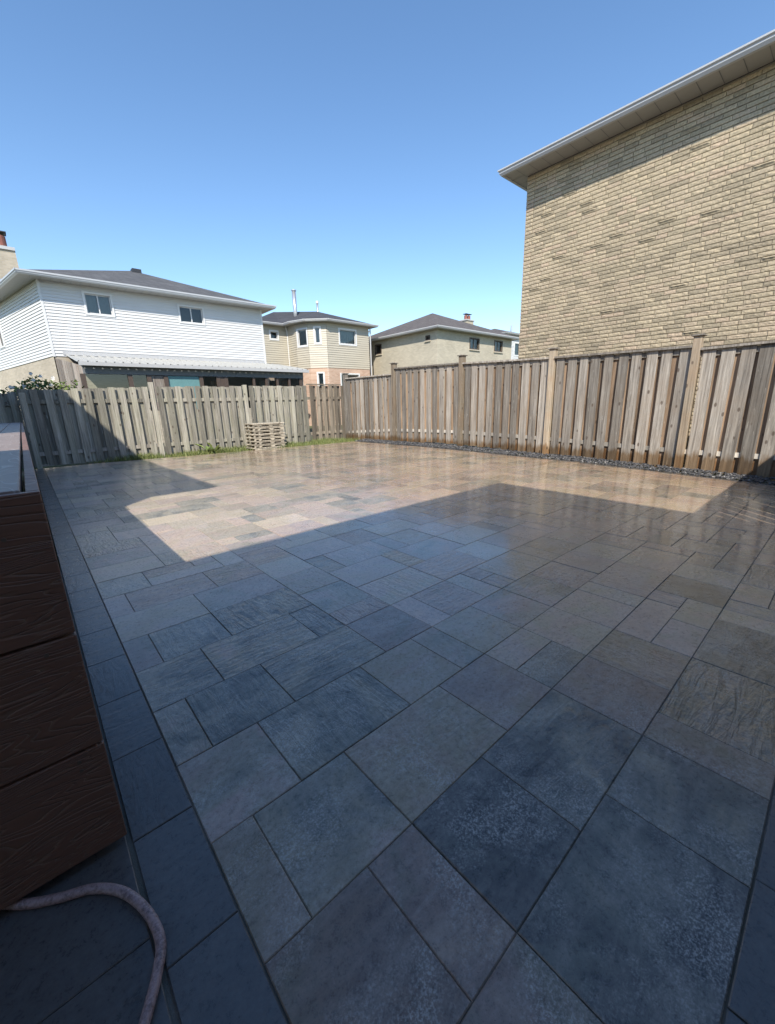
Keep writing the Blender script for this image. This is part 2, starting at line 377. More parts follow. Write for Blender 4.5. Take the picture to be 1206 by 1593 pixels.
def siding_mat(name, c):
    m, nt, b = new_mat(name); q = N(nt)
    g = q.noise(q.mapping(q.pos(), (0.7, 0.7, 2.0)), 1.0, 5, 0.6)
    q.l(q.mix(q.ramp(g, [(0.3, 0), (0.75, 1)]), tuple(x*0.90 for x in c), c), b.inputs['Base Color']); b.inputs['Roughness'].default_value = 0.5
    q.l(q.bump(q.noise(q.pos(), 5, 3), 0.08, 0.01), b.inputs['Normal']); return m
M['siding_white'] = siding_mat('white_vinyl', (0.66, 0.66, 0.65)); M['siding_beige'] = siding_mat('beige_vinyl', (0.50, 0.455, 0.365))
M['trim_white'] = simple('white_trim', (0.66, 0.66, 0.65), 0.45, var=0.06)
M['trim_grey'] = simple('grey_trim', (0.46, 0.46, 0.46), 0.4, var=0.1)
M['gutter'] = simple('white_aluminium', (0.46, 0.47, 0.48), 0.3, 0.0, var=0.08)
M['soffit'] = simple('soffit_panel', (0.37, 0.365, 0.35), 0.5, var=0.06)
M['trim_dark'] = simple('brown_trim', (0.085, 0.062, 0.05), 0.5)
M['trim_grey_dark'] = simple('dark_grey_gutter', (0.16, 0.17, 0.18), 0.4)
M['interior'] = simple('dim_interior', (0.14, 0.13, 0.12), 0.9)
M['curtain'] = simple('curtain', (0.62, 0.62, 0.58), 0.9, var=0.1, nscale=9)
M['metalroof'] = simple('white_metal_roof', (0.40, 0.40, 0.38), 0.5, var=0.14, nscale=1.3)
M['steel'] = simple('galvanised_pipe', (0.55, 0.56, 0.58), 0.35, 0.7)
M['teal'] = simple('teal_panel', (0.13, 0.27, 0.28), 0.5)
M['orange_wood'] = simple('orange_wood', (0.42, 0.24, 0.12), 0.6)
M['terracotta'] = simple('clay_pot', (0.26, 0.10, 0.075), 0.8)
M['black_metal'] = simple('black_metal', (0.03, 0.03, 0.035), 0.5)
M['screw'] = simple('screw_head', (0.16, 0.12, 0.09), 0.45, 0.2)
def glass_mat():
    m, nt, b = new_mat('window_glass'); q = N(nt)
    gl = q.n('ShaderNodeBsdfGlossy'); gl.inputs['Roughness'].default_value = 0.02
    tr = q.n('ShaderNodeBsdfTransparent'); tr.inputs['Color'].default_value = (0.62, 0.68, 0.68, 1)
    fr = q.n('ShaderNodeFresnel'); fr.inputs['IOR'].default_value = 1.6
    mx = q.n('ShaderNodeMixShader'); q.l(q.math('ADD', fr.outputs[0], 0.03, True), mx.inputs[0]); q.l(tr.outputs[0], mx.inputs[1]); q.l(gl.outputs[0], mx.inputs[2])
    q.l(mx.outputs[0], nt.nodes['Material Output'].inputs['Surface']); return m
M['glass'] = glass_mat()
def grass_mat(name, a, c_):
    m, nt, b = new_mat(name); q = N(nt)
    at = q.n('ShaderNodeAttribute', attribute_name='tone'); sep = q.n('ShaderNodeSeparateColor'); q.l(at.outputs['Color'], sep.inputs[0])
    q.l(q.mix(sep.outputs[0], a, c_), b.inputs['Base Color']); b.inputs['Roughness'].default_value = 0.6
    b.inputs['Subsurface Weight'].default_value = 0.0
    return m
M['grass'] = grass_mat('grass', (0.07, 0.12, 0.025), (0.27, 0.28, 0.10)); M['leaf'] = grass_mat('leaf', (0.07, 0.12, 0.03), (0.24, 0.30, 0.09))
M['petal'] = simple('white_petal', (0.78, 0.76, 0.70), 0.6)
M['stem'] = simple('stem', (0.10, 0.08, 0.04), 0.8)
def gravel_mat():
    m, nt, b = new_mat('wet_gravel'); q = N(nt)
    at = q.n('ShaderNodeAttribute', attribute_name='tone'); sep = q.n('ShaderNodeSeparateColor'); q.l(at.outputs['Color'], sep.inputs[0])
    q.l(q.ramp(sep.outputs[0], [(0, (0.03, 0.032, 0.036)), (0.6, (0.085, 0.085, 0.09)), (0.93, (0.13, 0.125, 0.12)), (1, (0.24, 0.23, 0.22))]), b.inputs['Base Color'])
    b.inputs['Roughness'].default_value = 0.4; return m
M['gravel'] = gravel_mat()
def soil_mat():
    m, nt, b = new_mat('soil'); q = N(nt)
    f = q.noise(q.pos(), 14, 5, 0.65); g = q.noise(q.pos(), 0.4, 4)
    q.l(q.mix(q.ramp(g, [(0.4, 0), (0.6, 1)]), q.mix(f, (0.05, 0.045, 0.03), (0.12, 0.10, 0.07)), q.mix(f, (0.05, 0.075, 0.02), (0.12, 0.14, 0.05))), b.inputs['Base Color'])
    b.inputs['Roughness'].default_value = 0.9; q.l(q.bump(f, 0.6, 0.02), b.inputs['Normal']); return m
M['soil'] = soil_mat()
def hose_mat():
    m, nt, b = new_mat('dirty_hose'); q = N(nt)
    f = q.noise(q.pos(), 30, 5, 0.7); g = q.noise(q.pos(), 140, 3, 0.7)
    c = q.mix(f, (0.33, 0.215, 0.205), (0.50, 0.37, 0.35)); c = q.mix(q.math('MULTIPLY', q.ramp(q.math('MULTIPLY', f, g), [(0.20, 0), (0.34, 1)]), 0.8), c, (0.12, 0.075, 0.075))
    q.l(c, b.inputs['Base Color']); b.inputs['Roughness'].default_value = 0.5; q.l(q.bump(g, 0.15, 0.002), b.inputs['Normal']); return m
M['hose'] = hose_mat()

# ================================================================== THE SETTING
FX, LY = 8.30, 11.70                 # side fence plane, far fence plane
def clamp(a, lo=0.0, hi=1.0): return max(lo, min(hi, a))
def gz(x, y):                        # the patio falls a little towards its right near corner
    k = clamp((x-3.0)/5.0)
    return k*(-0.11*clamp((3.6-y)/3.2)+0.05*clamp((y-4.0)/3.0))
# ground sheet
g = MB(); g.quad((-400,-400,-0.16),(400,-400,-0.16),(400,400,-0.16),(-400,400,-0.16))
tag(g.build('ground', M['soil']), kind='structure')
# soil under the lawn strip and gravel, patio bedding
PX1 = 7.86                            # right edge of the paving
def far_edge(x): return 11.50 if x < 1.4 else 11.50-(x-1.4)*(1.15/6.4)
b_ = MB(); nx, ny = 24, 24
xs = [-0.42+(PX1+0.42)*i/nx for i in range(nx+1)]
vid = []
for i, x in enumerate(xs):
    for j in range(ny+1):
        y = -0.9+(far_edge(x)+0.9)*j/ny
        if x < -0.06 and y > 1.6: y = 1.6
        vid.append((x, y, gz(x, y)-0.0045))
b_.add(vid, [(i*(ny+1)+j, (i+1)*(ny+1)+j, (i+1)*(ny+1)+j+1, i*(ny+1)+j+1) for i in range(nx) for j in range(ny)])
patio = tag(b_.build('patio', M['sand']), kind='structure')

# --- pavers on a 165 mm module
MX, MY, X0, Y0 = 0.1630, 0.1665, 0.285, -0.035
PR = PX1-0.165
IMAX = int((PR-X0)/MX)+1; JMAX = 71
def gx(i): return 0.165 if i <= -1 else min(X0+i*MX, PR)
def gy(j): return Y0+j*MY
occ = set(); tiles = []
def place(i0, j0, i1, j1, tone=None):
    for i in range(i0, i1):
        for j in range(j0, j1):
            if (i, j) in occ: return False
    for i in range(i0, i1):
        for j in range(j0, j1): occ.add((i, j))
    tiles.append((i0, j0, i1, j1, tone)); return True
W_, C_, G_ = 0.85, 0.12, 0.5          # warm, cool, between
# slabs read from the photograph (near the camera)
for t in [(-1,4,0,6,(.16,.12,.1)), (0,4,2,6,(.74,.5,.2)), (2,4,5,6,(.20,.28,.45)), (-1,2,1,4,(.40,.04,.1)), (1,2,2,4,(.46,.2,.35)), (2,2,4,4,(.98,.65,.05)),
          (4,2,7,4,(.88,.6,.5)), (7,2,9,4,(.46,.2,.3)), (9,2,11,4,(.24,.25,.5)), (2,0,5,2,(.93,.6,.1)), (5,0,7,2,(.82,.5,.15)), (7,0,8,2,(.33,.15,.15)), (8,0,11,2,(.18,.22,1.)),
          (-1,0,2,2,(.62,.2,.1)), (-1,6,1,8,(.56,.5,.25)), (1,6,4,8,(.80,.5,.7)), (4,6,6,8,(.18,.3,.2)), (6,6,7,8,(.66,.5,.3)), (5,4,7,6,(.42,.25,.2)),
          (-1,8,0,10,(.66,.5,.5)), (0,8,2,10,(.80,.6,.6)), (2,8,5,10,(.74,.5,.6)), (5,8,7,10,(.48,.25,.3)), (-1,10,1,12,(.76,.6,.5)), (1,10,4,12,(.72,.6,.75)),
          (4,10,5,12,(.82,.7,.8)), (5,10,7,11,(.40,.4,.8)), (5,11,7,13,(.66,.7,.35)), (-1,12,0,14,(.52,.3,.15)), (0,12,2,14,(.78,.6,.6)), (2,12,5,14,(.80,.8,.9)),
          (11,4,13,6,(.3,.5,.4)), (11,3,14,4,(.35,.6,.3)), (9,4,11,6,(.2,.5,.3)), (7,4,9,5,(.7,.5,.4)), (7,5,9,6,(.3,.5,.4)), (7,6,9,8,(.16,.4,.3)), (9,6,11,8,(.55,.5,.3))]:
    place(*t)
rt = random.Random(5)
for j in range(0, JMAX):
    for i in range(-1, IMAX):
        if (i, j) in occ: continue
        opts = [((2,2), 34), ((3,2), 36), ((1,2), 14), ((2,1), 9), ((1,1), 2), ((3,1), 3)]
        if j % 2: opts = [((2,1), 30), ((3,1), 20), ((2,2), 14), ((1,1), 8), ((3,2), 6)]
        tot = list(opts)
        while tot:
            k = rt.choices(range(len(tot)), [w for _, w in tot])[0]; (w, h), _ = tot.pop(k)
            if i+w <= IMAX and place(i, j, i+w, j+h): break
        else: place(i, j, i+1, j+1)
def clip(poly, a, b_, c):             # keep a*x+b*y <= c
    out = []
    for k in range(len(poly)):
        p, q = poly[k], poly[(k+1) % len(poly)]
        fp, fq = a*p[0]+b_*p[1]-c, a*q[0]+b_*q[1]-c
        if fp <= 0: out.append(p)
        if fp*fq < 0:
            t = fp/(fp-fq); out.append((p[0]+(q[0]-p[0])*t, p[1]+(q[1]-p[1])*t))
    return out
def inset(poly, d):
    n = len(poly); res = []
    for k in range(n):
        p0, p1, p2 = Vector(poly[k-1]), Vector(poly[k]), Vector(poly[(k+1) % n])
        e1 = (p1-p0).normalized(); e2 = (p2-p1).normalized()
        n1 = Vector((-e1.y, e1.x)); n2 = Vector((-e2.y, e2.x)); bi = n1+n2
        if bi.length < 1e-6: res.append(tuple(p1+n1*d)); continue
        bi.normalize(); res.append(tuple(p1+bi*(d/max(0.3, bi.dot(n1)))))
    return res
def paver(mb, poly, tone, r=rt):
    if len(poly) < 3: return
    ar = sum(poly[k-1][0]*poly[k][1]-poly[k][0]*poly[k-1][1] for k in range(len(poly)))/2
    if ar < 0.002: return
    o = inset(poly, 0.0011); i_ = inset(poly, 0.0011+0.0024)
    cx = sum(p[0] for p in o)/len(o); cy = sum(p[1] for p in o)/len(o)
    dz = r.uniform(-0.0012, 0.0012); ax = r.uniform(-1, 1)*0.003; ay = r.uniform(-1, 1)*0.003
    Z = lambda p, q: gz(p[0], p[1])+dz+ax*(p[0]-cx)+ay*(p[1]-cy)+q
    n = len(o)
    v = [(p[0], p[1], Z(p, -0.05)) for p in o]+[(p[0], p[1], Z(p, -0.0022)) for p in o]+[(p[0], p[1], Z(p, 0)) for p in i_]
    f = [(k, (k+1) % n, n+(k+1) % n, n+k) for k in range(n)]+[(n+k, n+(k+1) % n, 2*n+(k+1) % n, 2*n+k) for k in range(n)]+[tuple(range(2*n, 3*n))]
    mb.add(v, f, tone)
cand = []
E_A, E_C = 1.15/6.4, 11.50+1.4*1.15/6.4   # far edge: y + E_A*x <= E_C for x > 1.4
for (i0, j0, i1, j1, tone) in tiles:
    poly = [(gx(i0), gy(j0)), (gx(i1), gy(j0)), (gx(i1), gy(j1)), (gx(i0), gy(j1))]
    poly = clip(poly, 0, 1, 11.50); 
    if len(poly) >= 3: poly = clip(poly, E_A, 1, E_C)
    if len(poly) < 3: continue
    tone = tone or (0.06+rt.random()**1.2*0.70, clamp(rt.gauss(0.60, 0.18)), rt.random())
    cand.append((poly, tone, 'paver'))
y = 1.115-0.352*4
while y < 11.45:
    cand.append(([(0.006, y), (0.163, y), (0.163, min(y+0.352, 11.48)), (0.006, min(y+0.352, 11.48))], (rt.random(), rt.uniform(.2,.7), rt.random()), 'border')); y += 0.352
x = 0.81-0.325*2
while x < PX1-0.05:
    cand.append(([(x, -0.20), (min(x+0.325, PX1), -0.20), (min(x+0.325, PX1), -0.037), (x, -0.037)], (rt.random(), rt.uniform(.2,.7), rt.random()), 'border')); x += 0.325
y = -0.037
while y < 10.25:
    cand.append(([(PR+0.002, y), (PX1, y), (PX1, min(y+0.33, 10.33)), (PR+0.002, min(y+0.33, 10.33))], (rt.random(), rt.uniform(.2,.7), rt.random()), 'border')); y += 0.33
for (x0, x1) in ((-0.40, -0.004),):
    ys = [-0.15, 0.185, 0.515, 0.848, 1.18, 1.51]
    for k in range(5): cand.append(([(x0, ys[k]), (x1, ys[k]), (x1, ys[k+1]), (x0, ys[k+1])], (rt.random(), 0.2, 0.1), 'border'))
x = 0.165
while x < PX1-0.1:                     # second row by the wall, out of view
    x1 = min(x+0.33, PX1); cand.append(([(x, -0.86), (x1, -0.86), (x1, -0.203), (x, -0.203)], (rt.random(), .4, .2), 'paver')); x += 0.33
def screen_area(poly):
    pts = [project((p[0], p[1], 0)) for p in poly]
    c = project((sum(p[0] for p in poly)/len(poly), sum(p[1] for p in poly)/len(poly), 0))
    if any(p is None for p in pts) or c is None: return 0
    vis = any(-5 < p[0] < IW+5 and -5 < p[1] < IH+5 for p in pts+[c])
    a = abs(sum(pts[k-1][0]*pts[k][1]-pts[k][0]*pts[k-1][1] for k in range(len(pts))))/2
    return a if vis else 0
cand.sort(key=lambda c: -screen_area(c[0]))
rest = {'paver': MB(), 'border': MB()}
for k, (poly, tone, kind) in enumerate(cand):
    if k < 300:
        mb = MB(); paver(mb, poly, tone)
        if mb.v: mb.build('paver' if kind == 'paver' else 'border_paver', M[kind], patio)
    else: paver(rest[kind], poly, tone)
tag(rest['paver'].build('paving', M['paver'], patio), kind='stuff')
tag(rest['border'].build('paving_edge', M['border'], patio), kind='stuff')

# --- lawn strip and gravel bed
def strip(name, pts, mat):
    mb = MB(); mb.add(pts, [tuple(range(len(pts)))]); return tag(mb.build(name, mat), kind='structure')
strip('lawn', [(0.17, 11.505, -0.02), (1.4, 11.505, -0.02), (7.87, far_edge(7.87)+0.005, 0.01), (8.29, 10.3, 0.0), (8.4, 11.95, 0.0), (-3, 11.95, 0.0), (-3, 11.505, -0.02)], M['soil'])
gp = [(PX1+0.003, -0.9, -0.14), (8.42, -0.9, -0.14), (8.42, 1.2, -0.12), (8.42, 4.3, -0.02), (8.42, 7.0, 0.04), (8.42, 10.6, 0.0), (PX1+0.003, 10.6, 0.0), (PX1+0.003, 7.0, 0.03), (PX1+0.003, 4.0, -0.02), (PX1+0.003, 1.0, -0.12)]
mb = MB(); mb.add(gp, [(0,1,2,9),(9,2,3,8),(8,3,4,7),(7,4,5,6)]); tag(mb.build('gravel_bed', M['soil']), kind='structure')
rg = random.Random(3); mb = MB()
ico = bmesh.new(); bmesh.ops.create_icosphere(ico, subdivisions=1, radius=1.0)
iv = [v.co.copy() for v in ico.verts]; ifc = [tuple(v.index for v in f.verts) for f in ico.faces]; ico.free()
for _ in range(6500):
    y = rg.uniform(-0.5, 10.5); x = rg.uniform(PX1+0.012, 8.40)
    if rg.random() < 0.10 : x = PX1+rg.uniform(-0.02, 0.03)
    s = rg.uniform(0.010, 0.024); sx_, sy_, sz_ = s*rg.uniform(.8, 1.4), s*rg.uniform(.8, 1.4), s*rg.uniform(.5, .8)
    a = rg.uniform(0, 6.28); z = gz(x, y)-0.006+0.028*clamp((x-PX1)/0.3)+rg.uniform(0, 0.012)
    if x < PX1+0.01: z = gz(x, y)+sz_*0.8
    t = (rg.random()**1.2,)*3; ca, sa = math.cos(a), math.sin(a)
    jit = [v*rg.uniform(.82, 1.15) for v in iv]
    mb.add([(x+sx_*v.x*ca-sy_*v.y*sa, y+sx_*v.x*sa+sy_*v.y*ca, z+sz_*v.z) for v in jit], ifc, t)
tag(mb.build('gravel', M['gravel']), 'dark wet gravel along the foot of the side fence', 'gravel', kind='stuff')
mb = MB()
def blade(mb, x, y, z, h, w, rr):
    a = rr.uniform(0, 6.28); lean = rr.uniform(0.1, 0.8)*h; b = rr.uniform(0, 6.28)
    dx, dy = math.cos(a)*w, math.sin(a)*w; lx, ly = math.cos(b)*lean, math.sin(b)*lean
    t = (rr.random(),)*3
    mb.add([(x-dx, y-dy, z), (x+dx, y+dy, z), (x+dx*.7+lx*.4, y+dy*.7+ly*.4, z+h*.6), (x-dx*.7+lx*.4, y-dy*.7+ly*.4, z+h*.6), (x+lx, y+ly, z+h)], [(0,1,2,3),(3,2,4)], t)
for _ in range(15000):
    x = rg.uniform(0.9, 8.25); e = far_edge(x)
    y = e+(LY+0.1-e)*rg.random()**0.9
    if x < 2.2 and rg.random() > (x-0.9)/1.3: continue
    dens = 0.25+0.75*clamp(mnoise.noise((x*1.3, y*1.3, 2))*1.5+0.6)
    if rg.random() > dens: continue
    blade(mb, x, y, -0.015, rg.uniform(0.04, 0.15)*(0.7+0.6*dens), rg.uniform(0.003, 0.006), rg)
tag(mb.build('grass', M['grass']), 'ragged green grass strip at the foot of the far fence', 'grass', kind='stuff')

# ================================================================== FENCES
def board(parent, fr, u, w, z0, z1, d0, d1, mat, name='board', rr=random, tilt=0.009):
    mb = MB(); z0 += rr.uniform(-.012, .02); t = rr.uniform(-tilt, tilt)*(z1-z0); a = rr.uniform(-0.002, 0.002)
    P = fr.P
    b = [P(u-w/2,z0,d0),P(u+w/2,z0,d0),P(u+w/2,z0,d1),P(u-w/2,z0,d1)]
    tp = [P(u-w/2+t,z1,d0+a),P(u+w/2+t,z1,d0+a),P(u+w/2+t,z1,d1+a),P(u-w/2+t,z1,d1+a)]
    if fr.U.cross(fr.N).z < 0: b.reverse(); tp.reverse()
    mb.hexa(b, tp); return mb.build(name, mat, parent)
def lerp(tab, s):
    for (a, va), (b, vb) in zip(tab, tab[1:]):
        if s <= b: return va+(vb-va)*clamp((s-a)/(b-a))
    return tab[-1][1]
rf = random.Random(21)
# -- side fence on the right, x = 8.30, seen from its -x side
sf = thing('wooden_fence', (FX, 5.0, -0.1), 'tall weathered brown shadowbox fence along the right side, wet orange-brown at its foot', 'fence')
fr = Frame((FX, 0, 0), (0, 1, 0), (-1, 0, 0))
posts = [(-0.98, 2.10), (1.86, 2.06), (4.26, 2.13), (6.57, 2.23), (9.03, 2.27), (11.42, 2.16)]
base = [(-2, -0.13), (1.8, -0.08), (4.28, 0.03), (6.6, 0.10), (9.1, 0.08), (11.5, -0.06)]
tops = [(1.90, 1.88), (1.93, 1.985), (1.985, 2.075), (2.085, 2.15), (2.00, 2.02)]
for k, (s, zt) in enumerate(posts):
    zb = lerp(base, s)-0.05
    p = MB(); fr.box(p, s-0.055, s+0.055, zb, zt, -0.06, 0.085); po = bevel(p.build('post', M['post_r'] if k in (1,2,3,4) else M['fence_r'], sf), 0.004)
    c = MB(); fr.box(c, s-0.085, s+0.085, zt, zt+0.022, -0.09, 0.115); bevel(c.build('post_cap', M['fence_r'], po), 0.005)
for k in range(5):
    s0, s1 = posts[k][0]+0.055, posts[k+1][0]-0.055; za, zb_ = tops[k]
    ztop = lambda s: za+(zb_-za)*(s-s0)/(s1-s0)
    def sl(name, zlo, zhi, d0, d1, mat, follow):
        P = fr.P; f0, f1 = (ztop(s0), ztop(s1)) if follow else (lerp(base, s0), lerp(base, s1))
        b = [P(s0,f0+zlo,d0),P(s1,f1+zlo,d0),P(s1,f1+zlo,d1),P(s0,f0+zlo,d1)]; t = [P(s0,f0+zhi,d0),P(s1,f1+zhi,d0),P(s1,f1+zhi,d1),P(s0,f0+zhi,d1)]
        mb = MB(); b.reverse(); t.reverse(); mb.hexa(b, t); return mb.build(name, mat, sf, fix=True)
    sl('cap_rail', -0.035, 0.0, -0.075, 0.078, M['fence_r'], True)
    sl('rail', -0.135, -0.045, -0.0145, 0.0145, M['fence_r'], True)
    sl('rail', 0.285, 0.36, -0.0145, 0.0145, M['rail_pale'], False)
    n = 10 if k else 12; pt = (s1-s0)/n
    for q in range(n):
        u = s0+pt*(q+0.45)+rf.uniform(-.008, .008)
        board(sf, fr, u, rf.uniform(.148, .166), lerp(base, u)+rf.uniform(-.012, .012), ztop(u)-0.037, 0.016, 0.034, M['fence_r'], rr=rf)
        u2 = s0+pt*(q+0.98)
        if u2 < s1-0.03: board(sf, fr, u2, rf.uniform(.134, .146), lerp(base, u2)+rf.uniform(-.01, .012), ztop(u2)-0.075, -0.034, -0.016, M['fence_rb'], rr=rf)
# -- far fence, y = 11.70, seen from its -y side
lf = thing('wooden_fence', (4.0, LY, 0), 'low grey-green shadowbox fence across the far end behind the pallets', 'fence')
fl = Frame((0, LY, 0), (1, 0, 0), (0, -1, 0))
for k, (s, w, zt) in enumerate([(0.10, .10, 1.64), (2.55, .10, 1.88), (4.93, .10, 1.84)]):
    p = MB(); fl.box(p, s-w/2, s+w/2, -0.05, zt-0.05, -0.07, 0.055); bevel(p.build('post', M['fence_l'], lf), 0.004)
segs = [(-0.03, 2.50, 1.645, 1.72), (2.60, 4.88, 1.72, 1.76), (4.98, 6.98, 1.765, 1.78), (6.985, 8.40, 1.80, 1.80)]
for k, (s0, s1, za, zb_) in enumerate(segs):
    mat = M['fence_l'] if k < 3 else M['fence_lb']
    for z0 in (0.25, 1.36):
        p = MB(); fl.box(p, s0, s1, z0, z0+0.085, -0.02, 0.02); p.build('rail', M['rail_pale'] if (z0 < 1 and k < 1) else mat, lf)
    n = max(5, round((s1-s0)/0.232)); pt = (s1-s0)/n
    for q in range(n):
        u = s0+pt*(q+0.48)+rf.uniform(-.01, .01); zt = za+(zb_-za)*(u-s0)/(s1-s0)+rf.uniform(-.012, .012)
        board(lf, fl, u, rf.uniform(.118, .136), 0.03+rf.uniform(-.015, .03), zt, 0.022, 0.04, mat, rr=rf, tilt=0.010)
        u2 = s0+pt*(q+0.98)
        if u2 < s1-0.02: board(lf, fl, u2, .14, 0.02+rf.uniform(-.01, .03), zt+rf.uniform(-.02, .0), -0.04, -0.022, mat, rr=rf, tilt=0.010)
p = MB(); fl.box(p, 6.98, 8.24, 1.815, 1.845, -0.06, 0.06); p.build('cap_rail', M['fence_lb'], lf)
# -- neighbour's fence, left of the far fence and a step behind it
nf = thing('wooden_fence', (-1.4, LY+0.25, 0), 'piece of grey fence beyond the left end of the far fence', 'fence')
fn = Frame((0, LY+0.22, 0), (1, 0, 0), (0, -1, 0))
for z0 in (0.3, 1.33):
    p = MB(); fn.box(p, -3.0, 0.03, z0, z0+0.085, -0.02, 0.02); p.build('rail', M['fence_l'], nf)
for q in range(13):
    u = -0.045-0.23*q; board(nf, fn, u, .14, -0.02, 1.60+rf.uniform(-.02, .02), 0.022, 0.04, M['fence_l'], rr=rf); board(nf, fn, u-.115, .14, -0.02, 1.58, -0.04, -0.022, M['fence_l'], rr=rf)
# -- unseen fence added beside the near house to cast shade and slivers of sun
yf = thing('wooden_fence', (5.0, -1.0, -0.1), 'unseen slatted fence added to cast shade and sun streaks, just out of frame on the right', 'fence')
fy = Frame((0, -1.0, 0), (1, 0, 0), (0, 1, 0))
for z0 in (0.3, 1.40, 2.24):
    p = MB(); fy.box(p, 1.2, FX-0.08, z0, z0+(0.16 if z0 > 2 else 0.09), -0.05, -0.012); p.build('rail', M['fence_r'], yf)
GAPS = [4.71, 4.31, 4.10, 3.87, 3.66, 3.47]     # narrow slots between boards
edges = [1.2, 1.6, 2.0, 2.4, 2.8, 3.2]+sorted(GAPS)+[5.1, 5.6, 6.1, 6.6, 7.1, 7.6, FX-0.08]
for a, c in zip(edges, edges[1:]):
    ga = 0.013 if a in GAPS else -0.001; gc = 0.013 if c in GAPS else -0.001
    p = MB(); fy.box(p, a+ga, c-gc, -0.13, 2.40, -0.010, -0.004); p.build('board', M['fence_r'], yf)

# ================================================================== RAISED DECK (left)
dk = thing('raised_deck', (-1.0, 1.12, 0), 'raised deck clad in dark brown embossed composite boards at the left edge', 'deck')
DY0, DY1, DX0, DZ = 1.12, 11.1, -2.30, 0.995
for (z0, z1) in ((0.030, 0.338), (0.345, 0.648), (0.655, DZ-0.004)):
    mb = MB(); mb.box((DX0, DY0, z0), (0.0, DY0+0.024, z1)); bevel(mb.build('fascia_board', M['fascia'], dk), 0.003, 2)
    yy = DY0+0.026
    while yy < DY1:
        y1 = min(yy+3.66, DY1); mb = MB(); mb.box((-0.024, yy, z0), (0.0, y1-0.003, z1)); bevel(mb.build('fascia_board', M['fascia'], dk), 0.003, 2); yy = y1
xk = -0.032
while xk > DX0:
    mb = MB(); mb.box((xk-0.138, DY0+0.027, DZ-0.028), (xk, DY1, DZ)); bevel(mb.build('deck_board', M['decktop'], dk), 0.004, 2); xk -= 0.144
for (x, z) in ((-0.055, 0.315), (-0.06, 0.62), (-0.055, 0.05+0.24), (-0.075, 0.90)):
    mb = MB(); mb.tube([(x, DY0-0.0015, z), (x, DY0+0.003, z)], 0.0045, 10); mb.build('screw', M['screw'], dk)
for (x, y) in ((-0.75, 1.35), (-2.1, 1.35), (-0.75, 4), (-2.1, 4), (-0.75, 7.5), (-2.1, 7.5), (-0.75, 10.8), (-2.1, 10.8)):
    mb = MB(); mb.box((x-.07, y-.07, -0.16), (x+.07, y+.07, DZ-0.03)); mb.build('support_post', M['trim_dark'], dk)
for z0 in (0.78,):
    mb = MB(); mb.box((DX0, DY0+0.03, z0), (-0.03, DY0+0.07, DZ-0.03)); mb.build('joist', M['trim_dark'], dk)

# garden hose coming out from under the deck
hp = [(x_, y_, .0112) for x_, y_ in ((-0.46, 1.48), (-0.34, 1.26), (-0.235, 1.135), (-0.158, 1.080), (-0.09, 1.045), (-0.035, 0.985), (0.0, 0.90), (0.010, 0.82), (-0.008, 0.765), (-0.03, 0.725), (-0.06, 0.675), (-0.11, 0.58), (-0.2, 0.42), (-0.36, 0.22))]
def catmull(P, n=6):
    P = [Vector(p) for p in P]; out = []
    for i in range(len(P)-1):
        a, b, c, d = P[max(i-1,0)], P[i], P[i+1], P[min(i+2,len(P)-1)]
        for k in range(n):
            t = k/n; out.append(0.5*((2*b)+(-a+c)*t+(2*a-5*b+4*c-d)*t*t+(-a+3*b-3*c+d)*t**3))
    return out+[P[-1]]
mb = MB(); mb.tube(catmull(hp), 0.0108, 14); tag(mb.build('garden_hose', M['hose'], None, True), 'dirty pinkish garden hose curving out from under the brown deck', 'hose')

# ================================================================== PALLETS
ordinal = ['topmost', 'second from the top', 'third from the top', 'fourth from the top', 'fourth from the bottom', 'third from the bottom', 'second from the bottom', 'bottommost']
def pallet(z, k, rr):
    x0, x1, y0, y1 = 4.70+rr.uniform(-.015, .015), 5.60+rr.uniform(-.015, .015), 10.88+rr.uniform(-.01, .01), 11.40
    t = thing('pallet', ((x0+x1)/2, (y0+y1)/2, z), f'pale wooden pallet with scalloped runner, {ordinal[k]} of the stack of eight', 'pallet', 'stacked pallets')
    W = x1-x0; H = 0.068
    for yy in (y0, (y0+y1)/2-0.02, y1-0.04):
        pts = [(0, 0.0)]
        for (a, c, dp) in ((0.04, 0.155, .036), (0.19, 0.56, .040), (0.63, 0.91, .036)):
            for q in range(7):
                tt = q/6; pts.append(((a+(c-a)*tt), dp*min(1, 2.6*math.sin(math.pi*tt))*(1 if 0 < tt < 1 else 0)))
        pts.append((1.0, 0.0)); n = len(pts)
        mb = MB(); fr_, bk = [], []
        for (a, h) in pts: fr_.append((x0+a*W, yy, z+h)); bk.append((x0+a*W, yy+0.04, z+h))
        tf = [(x0+a*W, yy, z+H) for a, h in pts]; tb = [(x0+a*W, yy+0.04, z+H) for a, h in pts]
        v = fr_+bk+tf+tb; f = []
        for q in range(n-1):
            f += [(q, q+1, 2*n+q+1, 2*n+q), (n+q+1, n+q, 3*n+q, 3*n+q+1), (q+1, q, n+q, n+q+1), (2*n+q, 2*n+q+1, 3*n+q+1, 3*n+q)]
        f += [(0, 2*n, 3*n, n), (n-1, 2*n-1, 4*n-1, 3*n-1)]
        mb.add(v, f); mb.build('runner', M['pallet'], t, fix=True)
    for q in range(5):
        ya = y0+0.045+q*(y1-y0-0.16)/4+rr.uniform(-.008, .008)
        if q == 0: ya = y0-0.012
        mb = MB(); e = rr.uniform(0.03, 0.07); mb.box((x0-e, ya, z+H), (x1+rr.uniform(0.03, .07), ya+0.085, z+H+0.024)); mb.build('slat', M['pallet'], t)
rp = random.Random(9)
for k in range(8): pallet(-0.02+0.0945*(7-k), k, rp)

